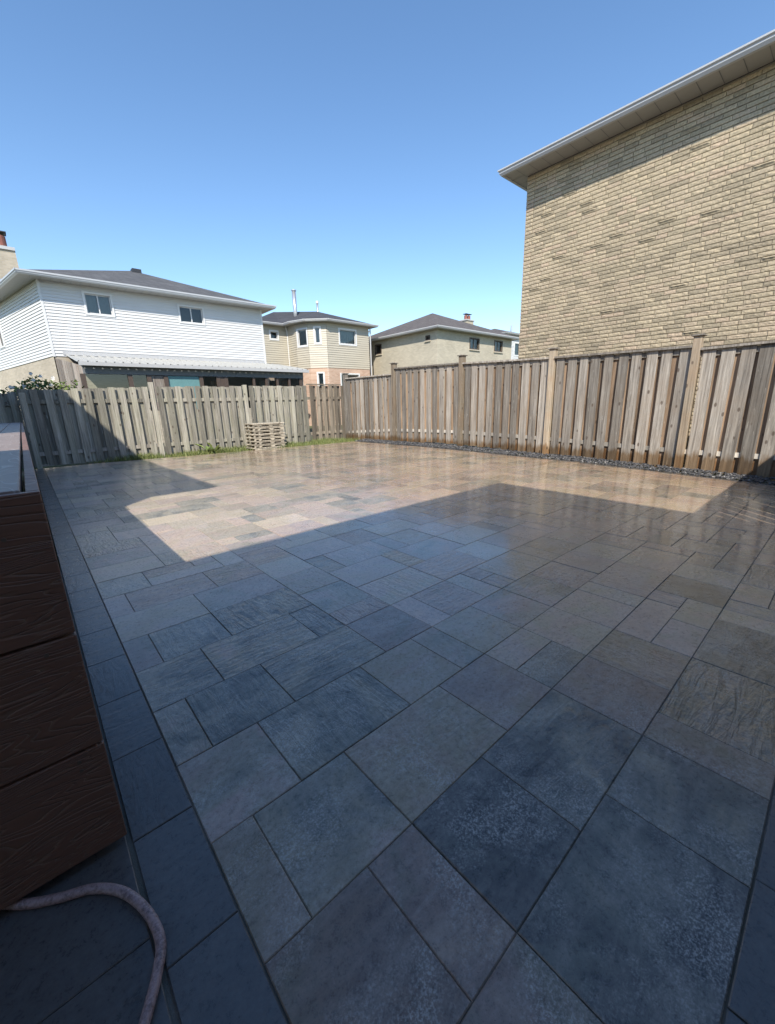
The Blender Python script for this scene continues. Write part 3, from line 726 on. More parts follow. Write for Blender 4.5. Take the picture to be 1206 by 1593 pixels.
# ================================================================== PLANTS
def leaf(mb, p, d, up, L, Wd, tone):
    d = d.normalized(); s = d.cross(up)
    if s.length < 1e-3: s = Vector((1,0,0))
    s.normalize(); nn = s.cross(d)
    P = [p, p+d*L*.35+s*Wd*.5+nn*L*.08, p+d*L*.75+s*Wd*.38, p+d*L-nn*L*.12, p+d*L*.75-s*Wd*.38, p+d*L*.35-s*Wd*.5+nn*L*.08]
    mb.add(P, [(0,1,2,3),(0,3,4,5)], (tone,)*3)
wp = thing('weed', (3.65, 11.3, -0.01), 'broad-leaved weed growing in the grass by the far fence', 'plant')
rw = random.Random(4)
for k in range(14):
    a = k*2.4+rw.uniform(-.3, .3); el = rw.uniform(0.25, 1.1); d = Vector((math.cos(a)*math.cos(el), math.sin(a)*math.cos(el), math.sin(el)))
    mb = MB(); o = Vector((3.65+rw.uniform(-.16, .16), 11.28+rw.uniform(-.08, .08), rw.uniform(0, .14)))
    leaf(mb, o, d, Vector((0,0,1)), rw.uniform(.16, .32), rw.uniform(.07, .11), rw.uniform(.3, 1)); mb.build('leaf', M['leaf'], wp)
bu = thing('bush', (0.55, 12.7, 0), 'leafy bush with white blossoms behind the far fence on the left', 'bush')
mb = MB(); fl_ = []
for _ in range(2600):
    a = rw.uniform(0, 6.28); r_ = rw.random()**.5; hz = rw.random()
    x = 0.55+math.cos(a)*r_*0.85; y = 12.75+math.sin(a)*r_*0.5; top = 1.60+0.34*mnoise.noise((x*2.2, y*2.2, 5))+0.28*(1-abs(x-0.55)/0.9)
    z = 0.4+(top-0.4)*hz**.55
    d = Vector((rw.uniform(-1, 1), rw.uniform(-1, 1), rw.uniform(-.3, 1)))
    leaf(mb, Vector((x, y, z)), d, Vector((rw.uniform(-.5,.5), rw.uniform(-.5,.5), 1)), rw.uniform(.06, .13), rw.uniform(.035, .06), rw.random())
    if hz > .9: fl_.append(Vector((x, y-.02, z+.04)))
tag(mb.build('foliage', M['leaf'], bu), kind='stuff')
for k in range(7):
    mb = MB(); x = 0.55+rw.uniform(-.3, .3); mb.tube([(x, 12.75, -0.02), (x+rw.uniform(-.2,.2), 12.75, .8), (x+rw.uniform(-.4,.4), 12.75+rw.uniform(-.2,.2), 1.7)], [.015, .01, .004], 6); mb.build('stem', M['stem'], bu)
for k in range(11):
    x = rw.uniform(-.05, 1.0); c = Vector((x, 12.45+rw.uniform(-.1, .2), 1.72+rw.uniform(0, .36)*(1-abs(x-.45)))); mb = MB()
    for q in range(6):
        a = q*1.05; leaf(mb, c, Vector((math.cos(a), -0.4, math.sin(a))), Vector((0,-1,.3)), .04, .035, .5)
    mb.build('flower', M['petal'], bu)

# ================================================================== HOUSES
def rects_minus(u0, u1, z0, z1, holes):
    us = sorted({u0, u1, *[clamp(h[k], u0, u1) for h in holes for k in (0, 1)]}); zs = sorted({z0, z1, *[clamp(h[k], z0, z1) for h in holes for k in (2, 3)]})
    for a, b in zip(us, us[1:]):
        for c, d in zip(zs, zs[1:]):
            if b-a < 1e-4 or d-c < 1e-4: continue
            mu, mz = (a+b)/2, (c+d)/2
            if not any(h[0] < mu < h[1] and h[2] < mz < h[3] for h in holes): yield a, b, c, d
def face(mb, f, p): 
    if f.U.cross(Vector((0,0,1))).dot(f.N) < 0: p = p[::-1]
    mb.add(p, [tuple(range(len(p)))])
def flat_wall(f, u0, u1, z0, z1, holes=(), depth=0.14):
    mb = MB()
    for a, b, c, d in rects_minus(u0, u1, z0, z1, holes): face(mb, f, [f.P(a,c), f.P(b,c), f.P(b,d), f.P(a,d)])
    for h in holes: reveals(mb, f, h, depth)
    return mb
def reveals(mb, f, h, depth):
    a, b, c, d = h[:4]; P = f.P
    for q in ([P(a,c,0),P(a,d,0),P(a,d,-depth),P(a,c,-depth)], [P(b,c,0),P(b,c,-depth),P(b,d,-depth),P(b,d,0)], [P(a,d,0),P(b,d,0),P(b,d,-depth),P(a,d,-depth)], [P(a,c,0),P(a,c,-depth),P(b,c,-depth),P(b,c,0)]): face(mb, f, q)
def lap_wall(f, u0, u1, z0, z1, holes=(), pitch=0.112, out=0.026, depth=0.14):
    mb = MB(); n = max(1, round((z1-z0)/pitch)); pt = (z1-z0)/n
    for k in range(n):
        za, zb_ = z0+k*pt, z0+(k+1)*pt
        for a, b, c, d in rects_minus(u0, u1, za, zb_, holes):
            da = out*(1-(c-za)/pt)+0.002; db = out*(1-(d-za)/pt)+0.002; P = f.P
            face(mb, f, [P(a,c,da), P(b,c,da), P(b,d,db), P(a,d,db)])
            face(mb, f, [P(a,c,-0.0), P(b,c,-0.0), P(b,c,da), P(a,c,da)])
    for h in holes: reveals(mb, f, h, depth)
    return mb
def window(parent, f, h, style='slider', frame='trim_white', fw=0.07, curtain=None, deep=0.09, room=0.5, sill=None):
    a, b, c, d = h[:4]
    mb = MB()
    for (p, q, r_, s) in ((a-fw, b+fw, d, d+fw), (a-fw, b+fw, c-fw, c), (a-fw, a, c, d), (b, b+fw, c, d)): f.box(mb, p, q, r_, s, -0.02, 0.045)
    w = mb.build('window', M[frame], parent, fix=True)
    mb = MB(); t = 0.035
    for (p, q, r_, s) in ((a, b, d-t, d), (a, b, c, c+t), (a, a+t, c+t, d-t), (b-t, b, c+t, d-t)): f.box(mb, p, q, r_, s, -deep+0.01, -deep+0.05)
    if style == 'slider': m_ = (a+b)/2; f.box(mb, m_-t*.6, m_+t*.6, c+t, d-t, -deep+0.012, -deep+0.055)
    mb.build('sash', M[frame], w, fix=True)
    mid = [(a+t, (a+b)/2-t*.6), ((a+b)/2+t*.6, b-t)] if style == 'slider' else [(a+t, b-t)]
    for (p, q) in mid:
        g_ = MB(); face(g_, f, [f.P(p,c+t,-deep+.03), f.P(q,c+t,-deep+.03), f.P(q,d-t,-deep+.03), f.P(p,d-t,-deep+.03)]); g_.build('pane', M['glass'], w)
    rm = MB(); P = f.P
    for q in ([P(a,c,-room),P(b,c,-room),P(b,d,-room),P(a,d,-room)], [P(a,c,-.1),P(a,c,-room),P(a,d,-room),P(a,d,-.1)], [P(b,c,-room),P(b,c,-.1),P(b,d,-.1),P(b,d,-room)], [P(a,d,-room),P(b,d,-room),P(b,d,-.1),P(a,d,-.1)], [P(a,c,-.1),P(b,c,-.1),P(b,c,-room),P(a,c,-room)]): rm.add(q, [(0,1,2,3)])
    rm.build('recess', M['interior'], w)
    if curtain:
        for (ca, cb) in curtain:
            mb = MB(); n = 26; u0, u1 = a+(b-a)*ca, a+(b-a)*cb; v = []; 
            for k in range(n+1):
                u = u0+(u1-u0)*k/n; dd = -deep-0.07+0.018*math.sin(k*1.9)
                v += [P(u, c+.02, dd), P(u, d-.02, dd)]
            mb.add(v, [(2*k, 2*k+2, 2*k+3, 2*k+1) for k in range(n)]); mb.build('curtain', M['curtain'], w)
    if sill:
        mb = MB(); f.box(mb, a-fw-.05, b+fw+.05, c-fw-.07, c-fw-.002, 0.002, 0.08); mb.build('sill', M[sill], w, fix=True)
    return w
def eave(parent, poly, z, wallpoly, gut=0.11, gmat='gutter', smat='soffit', seams=0.0):
    """soffit sheet between wall and eave outline, and a gutter along the outline"""
    n = len(poly); mb = MB()
    for k in range(n):
        p, q = poly[k], poly[(k+1) % n]; w0, w1 = wallpoly[k], wallpoly[(k+1) % n]
        mb.add([(p[0],p[1],z), (w0[0],w0[1],z), (w1[0],w1[1],z), (q[0],q[1],z)], [(0,1,2,3)])
    mb.build('soffit', M[smat], parent)
    o = MB()
    for k in range(n):
        p, q = Vector(poly[k]), Vector(poly[(k+1) % n]); e = (q-p).normalized(); nn = Vector((e.y, -e.x))
        prof = [(0.0, -0.012), (0.055, -0.012), (0.085, 0.03), (0.085, 0.055), (0.11, 0.075), (0.11, gut), (0.0, gut)]
        rings = []
        for pt, s in ((p, -1), (q, 1)): rings.append([(pt.x+nn.x*d_+e.x*s*d_, pt.y+nn.y*d_+e.y*s*d_, z+h) for d_, h in prof])
        m_ = len(prof); v = rings[0]+rings[1]
        o.add(v, [(i, (i+1) % m_, m_+(i+1) % m_, m_+i) for i in range(m_)]+[tuple(range(m_-1,-1,-1)), tuple(range(m_, 2*m_))])
    o.build('gutter', M[gmat], parent, fix=True)
    if seams:
        for k in range(n):
            p, q = Vector(poly[k]), Vector(poly[(k+1) % n]); L = (q-p).length; e = (q-p)/L; nn = Vector((-e.y, e.x))
            wd = abs((Vector(wallpoly[k])-p).dot(nn)); t = seams
            while t < L-0.1:
                a = p+e*t; b = a+nn*wd; h = 0.005
                s_ = MB(); s_.add([(a.x-e.x*h, a.y-e.y*h, z-0.004), (a.x+e.x*h, a.y+e.y*h, z-0.004), (b.x+e.x*h, b.y+e.y*h, z-0.004), (b.x-e.x*h, b.y-e.y*h, z-0.004)], [(0,1,2,3)]); s_.build('soffit_seam', M['trim_grey_dark'], parent); t += seams
def hip_roof(parent, poly, z, apex, faces, mat):
    """poly: eave corners; apex: extra points; faces index poly (0..n-1) and apex (n..)"""
    mb = MB(); mb.add([(p[0], p[1], z) for p in poly]+[tuple(a) for a in apex], faces); return mb.build('roof', M[mat], parent)
def rect(x0, y0, x1, y1): return [(x0,y0),(x1,y0),(x1,y1),(x0,y1)]       # counter-clockwise, outward normal = (e.y,-e.x)
def rect_hip(parent, x0, y0, x1, y1, z, slope, mat):
    w, l = x1-x0, y1-y0; h = min(w, l)/2
    if w >= l: ap = [(x0+h, (y0+y1)/2, z+h*slope), (x1-h, (y0+y1)/2, z+h*slope)]; fc = [(0,1,5,4),(1,2,5),(2,3,4,5),(3,0,4)]
    else: ap = [((x0+x1)/2, y0+h, z+h*slope), ((x0+x1)/2, y1-h, z+h*slope)]; fc = [(0,1,4),(1,2,5,4),(2,3,5),(3,0,4,5)]
    return hip_roof(parent, rect(x0,y0,x1,y1), z, ap, fc, mat)

# ---------------------------------------------------------------- brick house on the right
bh = thing('brick_house', (12, 0, -0.16), 'tall house with a windowless rock-faced tan brick wall above the right fence', 'house')
BX, BY1, BY0, BE = 9.50, 5.80, -7.0, 5.985
mb = MB(); mb.box((BX+0.018, BY0, -0.16), (BX+9, BY1-0.012, BE)); mb.build('wall', M['mortar'], bh)
eave(bh, rect(BX-0.45, BY0-0.45, BX+9.45, BY1+0.30), BE, rect(BX, BY0, BX+9, BY1), 0.10, seams=0.29)
rect_hip(bh, BX-0.50, BY0-0.50, BX+9.5, BY1+0.36, BE+0.11, 0.36, 'shingle_grey')
rb = random.Random(17); CH = 0.076
def brick_mesh(L, H, tone, rr, dark):
    nx_, nz_ = 6, 3; v = []; dep = 0.012; sd = rr.uniform(0, 99)
    for j in range(nz_+1):
        for i in range(nx_+1):
            y = L*i/nx_; z = H*j/nz_; rim = (i in (0, nx_)) or (j in (0, nz_))
            d = 0.003 if rim else 0.006+0.008*mnoise.noise((y*14+sd, z*22, sd))
            if dark and not rim: d = 0.012+(0.010 if j == 2 else -0.004)+0.006*mnoise.noise((y*22+sd, z*9, sd))
            v.append((-d, y, z))
    f = [(j*(nx_+1)+i, (j+1)*(nx_+1)+i, (j+1)*(nx_+1)+i+1, j*(nx_+1)+i+1) for j in range(nz_) for i in range(nx_)]
    b0 = len(v); v += [(0.03, 0, 0), (0.03, L, 0), (0.03, L, H), (0.03, 0, H)]
    c00, c10, c11, c01 = 0, nx_, (nx_+1)*nz_+nx_, (nx_+1)*nz_
    f += [tuple(list(range(c00, c10+1))+[b0+1, b0]), tuple([c01, b0+3, b0+2]+list(range(c11, c01, -1))), (b0, b0+3, *[ (nx_+1)*j for j in range(nz_, -1, -1)]), (b0+2, b0+1, *[(nx_+1)*j+nx_ for j in range(nz_+1)])]
    m_ = MB(); m_.add(v, f, tone); return m_
lens = [0.19, 0.24, 0.265, 0.265, 0.29, 0.29]
variants = []
for k in range(30):
    dark = k == 29
    L = lens[k % 6]; tone = (0.12 if dark else rb.random(),)*3
    variants.append((L, brick_mesh(L-0.008, CH-0.013, tone, rb, dark)))
vmesh = {}
blist = []
row = 0; z = -0.12
while z < BE-0.03:
    y = BY1; 
    if row % 2: y -= 0.0
    first = True
    while y > -1.5:
        k = rb.randrange(30); L = variants[k][0]
        if first: L0 = rb.uniform(0.1, 0.29); first = False; k = min(range(30), key=lambda q: abs(variants[q][0]-L0)+rb.random()*0.02); L = variants[k][0]
        blist.append((y-L, z, k)); y -= L
    row += 1; z += CH
def bscore(b):
    p = project((BX, b[0]+.12, b[1]+.04)); q = project((BX, b[0], b[1])); r_ = project((BX, b[0]+.25, b[1]+.07))
    if p is None or q is None or r_ is None or not(0 < p[0] < IW and 0 < p[1] < 535): return 0
    return abs(q[0]-r_[0])*abs(q[1]-r_[1])+1
blist.sort(key=lambda b: -bscore(b)); bj = MB()
for n, (y, z, k) in enumerate(blist):
    if n < 300:
        if k not in vmesh: vmesh[k] = variants[k][1].mesh('brick', M['rockbrick'], (0, 0, 0))
        put(bpy.data.objects.new('brick', vmesh[k]), bh, (BX, y, z))
    else:
        m_ = variants[k][1]; bj.add([(BX+a, y+b, z+c) for a, b, c in m_.v], m_.f, m_.t[0])
tag(bj.build('brickwork', M['rockbrick'], bh), kind='stuff')

# ---------------------------------------------------------------- white house behind the far fence
wh = thing('house', (5.8, 25, -0.16), 'two-storey house in white siding with a grey hip roof behind the far fence', 'house')
WY, WE = 21.0, 5.97; wl_, wr = 1.40, 10.15
wf = Frame((0, WY, 0), (1, 0, 0), (0, -1, 0))
def hole_on(f, p0, p1, plane):        # window rectangle from two photo corners on a wall plane
    a, b = onY(*p0, plane), onY(*p1, plane); return (a.x, b.x, b.z, a.z)
h1 = hole_on(wf, (130, 456), (176, 491), WY); h2 = hole_on(wf, (278, 476), (317, 504), WY)
lap_wall(wf, wl_, wr, 3.30, WE, [h1, h2]).build('siding', M['siding_white'], wh)
flat_wall(wf, wl_+.03, wr-.03, -0.16, 3.30).build('lower_wall', M['brick_lower'], wh)
window(wh, wf, h1, curtain=[(0.05, .48), (.55, .97)]); window(wh, wf, h2, curtain=None)
lx1 = onY(-22, 520, 30.0).x
wdir = Vector((lx1-wl_, 9.0, 0)); Lw = wdir.length
wsf = Frame((wl_, WY, 0), wdir, (-wdir.y, wdir.x, 0))
lap_wall(wsf, 0, Lw, 3.30, WE, [(6.2, 7.1, 4.3, 5.2)]).build('siding', M['siding_white'], wh)
flat_wall(wsf, 0.02, Lw, -0.16, 3.30).build('lower_wall', M['brick_lower'], wh)
window(wh, wsf, (6.2, 7.1, 4.3, 5.2))
mb = MB(); mb.box((wl_-.03, WY-.03, 3.28), (wl_+.05, WY+.05, WE)); mb.build('corner_trim', M['trim_white'], wh)
mb = MB(); mb.box((wr-.05, WY-.03, 3.28), (wr+.03, WY+.05, WE)); mb.build('corner_trim', M['trim_white'], wh)
mb = MB(); mb.quad((wr, WY, -0.16), (wr, WY+9, -0.16), (wr, WY+9, WE), (wr, WY, WE)); mb.build('wall', M['siding_white'], wh)
mb = MB(); mb.quad((wr, WY+9, -0.16), (wl_+wdir.x, WY+9, -0.16), (wl_+wdir.x, WY+9, WE), (wr, WY+9, WE)); mb.build('wall', M['siding_white'], wh)
ep = [(wl_-.5, WY-.55), (wr+.45, WY-.55), (wr+.45, WY+9.5), (wl_+wdir.x-.5, WY+9.5)]
eave(wh, ep, WE, [(wl_, WY), (wr, WY), (wr, WY+9), (wl_+wdir.x, WY+9)], 0.13, seams=0.3)
hip_roof(wh, ep, WE+0.12, [(5.55, WY+4.2, WE+1.95), (5.45, WY+5.0, WE+1.95)], [(0,1,4),(1,2,5,4),(2,3,5),(3,0,4,5)], 'shingle_grey')
mb = MB(); mb.box((5.45, WY+3.75, WE+1.78), (5.85, WY+4.15, WE+1.96)); mb.build('roof_vent', M['black_metal'], wh)
# chimney on its left side
cy = 26.0; ca = wl_+(lx1-wl_)*5/9.0+0.38
mb = MB(); mb.box((ca-0.22, cy, -0.16), (ca+0.50, cy+0.75, 8.15)); ch = mb.build('chimney', M['brick_lower'], wh)
mb = MB(); mb.box((ca-0.36, cy-.06, 8.15), (ca+0.51, cy+.81, 8.28)); mb.build('chimney_crown', M['trim_grey'], ch)
mb = MB(); mb.tube([(ca+0.07, cy+.35, 8.28), (ca+0.07, cy+.35, 8.75)], 0.22, 16); mb.build('chimney_pot', M['terracotta'], ch)
mb = MB(); mb.box((ca-0.20, cy+.08, 8.86), (ca+0.34, cy+.62, 8.90)); mb.tube([(ca-0.13, cy+.15, 8.75), (ca-0.13, cy+.15, 8.87)], .02, 6); mb.tube([(ca+0.27, cy+.15, 8.75), (ca+0.27, cy+.15, 8.87)], .02, 6); mb.build('chimney_cap', M['black_metal'], ch)

# lean-to sunroom on its back
SY = 18.0
sr = thing('sunroom', (6.2, 19.5, -0.16), 'lean-to sunroom with a ribbed white metal roof and dark framed windows behind the far fence', 'sunroom')
sx0, sx1 = onY(127, 567, SY).x, onY(471, 579, SY).x; sz0 = 2.74
sfm = Frame((0, SY, 0), (1, 0, 0), (0, -1, 0))
def roofpt(x, t): return (x, SY-0.18+(WY-SY+0.15)*t, sz0+0.08+(0.52)*t)
mb = MB(); n = 34
prof = []
for k in range(n+1):
    x = sx0-0.12+(sx1-sx0+0.24)*k/n; prof.append((x, 0.0)); 
rows = []
for k, (x, _) in enumerate(prof):
    for dx, dz in ((0, 0), (0.02, 0.05), (0.05, 0.05), (0.07, 0)): rows.append((x+dx, dz))
v = []
for (x, dz) in rows:
    a = roofpt(x, 0); c = roofpt(max(x, wl_+.02) if x < wl_+.5 else x, 1); v += [(a[0], a[1], a[2]+dz), (c[0], c[1], c[2]+dz)]
mb.add(v, [(2*k, 2*k+2, 2*k+3, 2*k+1) for k in range(len(rows)-1)]); mb.build('roof', M['metalroof'], sr)
mb = MB()
a0, a1 = roofpt(sx0-.1, 0), roofpt(sx1+.1, 0)
mb.box((a0[0], SY-0.30, sz0-0.03), (a1[0]+.08, SY-0.185, sz0+0.09)); mb.build('gutter', M['trim_grey'], sr)
mb = MB(); mb.box((wl_+.3, WY-0.045, 3.36), (wr-.1, WY-0.03, 3.50)); mb.build('flashing', M['trim_grey'], sr)
mb = MB(); mb.box((sx0, SY-0.02, sz0-0.28), (sx1, SY+0.08, sz0+0.05)); mb.build('header', M['trim_grey_dark'], sr)
mb = MB(); mb.box((sx0, SY-0.02, -0.16), (sx1, SY+0.08, 1.15)); mb.build('knee_wall', M['brick_lower'], sr)
for pxs in (131, 204, 233, 259, 313.5, 340, 352, 395, 414.5, 431.5, 450, 468):
    x = onY(pxs, 595, SY).x; w = 0.05 if pxs in (395, 414.5, 431.5, 450) else 0.075
    mb = MB(); mb.box((x-w, SY-0.045, 1.16), (x+w, SY+0.06, sz0-0.285)); mb.build('post', M['trim_dark'], sr)
mb = MB(); mb.box((onY(340, 595, SY).x, SY-.03, 1.16), (onY(352, 595, SY).x, SY+.05, sz0-.29)); mb.build('door_post', M['trim_dark'], sr)
cuts = [131, 204, 233, 259, 313.5, 340, 352, 395, 414.5, 431.5, 450, 468]
for a, c in zip(cuts, cuts[1:]):
    xa, xc = onY(a, 595, SY).x+.07, onY(c, 595, SY).x-.07
    if xc-xa < 0.1: continue
    if a in (259,):
        mb = MB(); mb.box((xa, SY+.01, 1.17), (xc, SY+.03, sz0-.30)); mb.build('panel', M['teal'], sr)
    elif a in (233,):
        mb = MB(); mb.box((xa, SY+.01, 1.17), (xc, SY+.03, sz0-.30)); mb.build('panel', M['plank'], sr)
    else:
        mb = MB(); mb.quad((xa, SY+.01, 1.17), (xc, SY+.01, 1.17), (xc, SY+.01, sz0-.29), (xa, SY+.01, sz0-.29)); mb.build('pane', M['glass'], sr)
mb = MB(); mb.box((onY(332, 595, SY).x, SY+.3, 1.0), (onY(339, 595, SY).x, SY+.36, 2.3)); mb.build('panel', M['orange_wood'], sr)
for (pa, pc, zt, mt) in ((358, 392, 1.75, 'orange_wood'), (398, 412, 1.7, 'orange_wood'), (418, 430, 2.4, 'curtain'), (434, 448, 2.4, 'plank'), (453, 466, 2.4, 'brick_pink')):
    mb = MB(); mb.box((onY(pa, 595, SY).x, SY+.9, 0.9), (onY(pc, 595, SY).x, SY+.98, zt)); mb.build('inner_panel', M[mt], sr)
mb = MB(); mb.quad((sx1, SY, -.16), (sx1, WY, -.16), (sx1, WY, 3.2), (sx1, SY, sz0+.04)); mb.build('end_wall', M['siding_white'], sr)
# plank end wall on its left
e0, e1 = Vector((sx0, SY, 0)), Vector((wl_+0.02, WY, 0)); ev = e1-e0; n = 12
for k in range(n):
    a, c = e0+ev*(k/n+.004), e0+ev*((k+1)/n-.004); za = sz0-.02+.5*(k/n); zc = sz0-.02+.5*((k+1)/n)
    mb = MB(); t = Vector((.02, 0, 0)); o = rw.uniform(-.012, .012)
    mb.hexa([(a.x+o,a.y,-.16),(a.x+.02+o,a.y,-.16),(c.x+.02+o,c.y,-.16),(c.x+o,c.y,-.16)], [(a.x+o,a.y,za),(a.x+.02+o,a.y,za),(c.x+.02+o,c.y,zc),(c.x+o,c.y,zc)])
    mb.build('plank', M['plank'], sr, fix=True)

# ---------------------------------------------------------------- bay-fronted beige house
h3 = thing('house', (16, 29, -0.16), 'beige siding house with an angled bay and two roof pipes, right of the white house', 'house')
K3 = 1.15; E3 = 1.15+4.55*K3; S3 = 1.15+2.13*K3
B = [Vector((12.82, 26.68)), Vector((14.63, 26.68)), Vector((14.63, 25.47)), Vector((14.97, 24.49)), Vector((15.87, 23.69)), Vector((19.38, 23.69)), Vector((19.38, 25.76)), Vector((20.24, 25.76)), Vector((20.24, 35.65)), Vector((12.54, 35.65))]
def fseg(p, q): e = (q-p).normalized(); return Frame((p.x, p.y, 0), (e.x, e.y, 0), (e.y, -e.x, 0)), (q-p).length
for k in range(len(B)):
    f, L = fseg(B[k], B[(k+1) % len(B)]); holes = []; ws = []
    if k == 0:
        a, c = onY(420.3, 515.5, 23.2*K3), onY(432, 527.5, 23.2*K3); h = (a.x-B[0].x, c.x-B[0].x, c.z, a.z); holes.append(h); ws.append((h, 'single', None))
    if k == 4:
        a, c = onY(527.8, 512.5, 20.6*K3), onY(553.3, 536.3, 20.6*K3); h = (a.x-B[4].x, c.x-B[4].x, c.z, a.z); holes.append(h); ws.append((h, 'single', [(0, 1)]))
    if k == 2: h = (0.2, L-.12, 5.03, 5.99); holes.append(h); ws.append((h, 'single', [(0, .9)]))
    if k == 3: h = (0.46, 0.76, 5.14, 6.04); holes.append(h); ws.append((h, 'single', [(0, 1)]))
    if k in (7, 8, 9): flat_wall(f, 0, L, -.16, E3).build('wall', M['siding_beige'], h3); continue
    lap_wall(f, 0, L, S3, E3, holes, pitch=0.14).build('siding', M['siding_beige'], h3)
    for (h, st, cu) in ws: window(h3, f, h, st, curtain=cu, fw=0.10)
    low = []
    if k == 3: low = [(0.48, 0.83, 2.0, 3.25)]
    if k == 4: low = [(0.98, 2.47, 2.0, 3.2)]
    flat_wall(f, 0.0, L, -.16, S3, low).build('lower_wall', M['brick_pink'], h3)
    for h in low: window(h3, f, h, 'single', curtain=[(0, 1)] if k == 3 else None, fw=0.09)
def offset(poly, d):
    return inset([tuple(p) for p in poly], -d)
e3 = offset(B, 0.42)
eave(h3, e3, E3, [tuple(p) for p in B], 0.12, 'trim_grey')
mb = MB()
ap = [(16.8, 26.1, E3+1.13), (15.6, 30.2, E3+1.65), (16.3, 31.6, E3+1.65)]
v = [(p[0], p[1], E3+0.12) for p in e3]+ap
a_, b2, c2 = 10, 11, 12
mb.add(v, [(2,3,a_), (3,4,a_), (4,5,a_), (5,6,a_), (1,2,a_,b2), (0,1,b2), (6,c2,b2,a_), (6,7,c2), (7,8,c2), (8,9,b2,c2), (9,0,b2)])
mb.build('roof', M['shingle_black'], h3)
p0 = onY(457, 453, 27.0); mb = MB(); mb.tube([(p0.x, p0.y, 6.4), tuple(p0)], 0.13, 14); cp = mb.build('flue_pipe', M['steel'], h3, True)
mb = MB(); mb.tube([(p0.x, p0.y, p0.z+.02), (p0.x, p0.y, p0.z+.09)], .17, 14); mb.build('flue_cap', M['steel'], cp)
p0 = onY(493.5, 470, 29.3); mb = MB(); mb.tube([(p0.x, p0.y, 7.0), tuple(p0)], .075, 12); cp = mb.build('flue_pipe', M['steel'], h3, True)
mb = MB(); mb.tube([(p0.x, p0.y, p0.z-.1), (p0.x, p0.y, p0.z+.08)], .11, 12); mb.build('flue_cap', M['trim_white'], cp)
mb = MB(); mb.tube([(14.49, 26.5, 6.4), (14.58, 26.56, 6.1), (14.62, 26.58, 5.9), (14.62, 26.58, 0)], .045, 8); mb.build('downpipe', M['trim_white'], h3)
mb = MB(); mb.tube([(19.46, 23.6, 6.35), (19.46, 23.6, 0)], .045, 8); mb.build('downpipe', M['trim_grey'], h3)

# ---------------------------------------------------------------- buff brick house, corner on
h4 = thing('house', (25, 22, -0.16), 'buff brick house with brown hip roof and twin-pot chimney beyond the fence corner', 'house')
E4 = 5.68; hx0, hx1, hy0, hy1 = 20.8, 29.4, 18.55, 27.2
f4a = Frame((hx0, hy0, 0), (1, 0, 0), (0, -1, 0)); f4b = Frame((hx0, hy0, 0), (0, 1, 0), (-1, 0, 0))
ha = []
for (p, q) in (((731.5, 526), (744.5, 543.5)), ((770, 530.3), (780.5, 547))):
    a, c = onY(*p, hy0), onY(*q, hy0); ha.append((a.x-hx0, c.x-hx0, c.z, a.z))
hb = []
for (p, q) in (((593, 536), (585, 551)), ((668.5, 522.5), (663.5, 529))):
    a, c = onX(*p, hx0), onX(*q, hx0); u = sorted((a.y-hy0, c.y-hy0)); zz = sorted((a.z, c.z)); hb.append((u[0], u[1], zz[0], zz[1]))
flat_wall(f4a, 0, hx1-hx0, -.16, E4, ha).build('wall', M['brick_beige'], h4)
flat_wall(f4b, 0, hy1-hy0, -.16, E4, hb).build('wall', M['brick_beige'], h4)
for h in ha: window(h4, f4a, h, 'slider', 'trim_dark', fw=0.05, curtain=[(.1, .45), (.55, .8)], sill='mortar')
for h in hb: window(h4, f4b, h, 'single', 'trim_dark', fw=0.05, sill='mortar')
mb = MB(); mb.quad((hx1, hy0, -.16), (hx1, hy1, -.16), (hx1, hy1, E4), (hx1, hy0, E4)); mb.build('wall', M['brick_beige'], h4)
mb = MB(); mb.quad((hx1, hy1, -.16), (hx0, hy1, -.16), (hx0, hy1, E4), (hx1, hy1, E4)); mb.build('wall', M['brick_beige'], h4)
eave(h4, rect(hx0-.4, hy0-.4, hx1+.4, hy1+.4), E4, rect(hx0, hy0, hx1, hy1), 0.13, 'trim_grey')
rect_hip(h4, hx0-.45, hy0-.45, hx1+.45, hy1+.45, E4+.12, 0.42, 'shingle_brown')
cpt = onY(727, 500, 22.0)
mb = MB(); mb.box((cpt.x-.45, cpt.y-.3, 6.3), (cpt.x+.45, cpt.y+.3, cpt.z)); ch = mb.build('chimney', M['brick_beige'], h4)
mb = MB(); mb.box((cpt.x-.52, cpt.y-.36, cpt.z), (cpt.x+.52, cpt.y+.36, cpt.z+.09)); mb.build('chimney_crown', M['trim_grey'], ch)
for dx in (-.2, .2):
    mb = MB(); mb.tube([(cpt.x+dx, cpt.y, cpt.z+.09), (cpt.x+dx, cpt.y, cpt.z+.42)], .13, 12); po = mb.build('chimney_pot', M['terracotta'], ch)
    mb = MB(); mb.box((cpt.x+dx-.17, cpt.y-.17, cpt.z+.50), (cpt.x+dx+.17, cpt.y+.17, cpt.z+.54)); mb.tube([(cpt.x+dx, cpt.y, cpt.z+.42), (cpt.x+dx, cpt.y, cpt.z+.51)], .03, 6); mb.build('pot_cap', M['black_metal'], po)
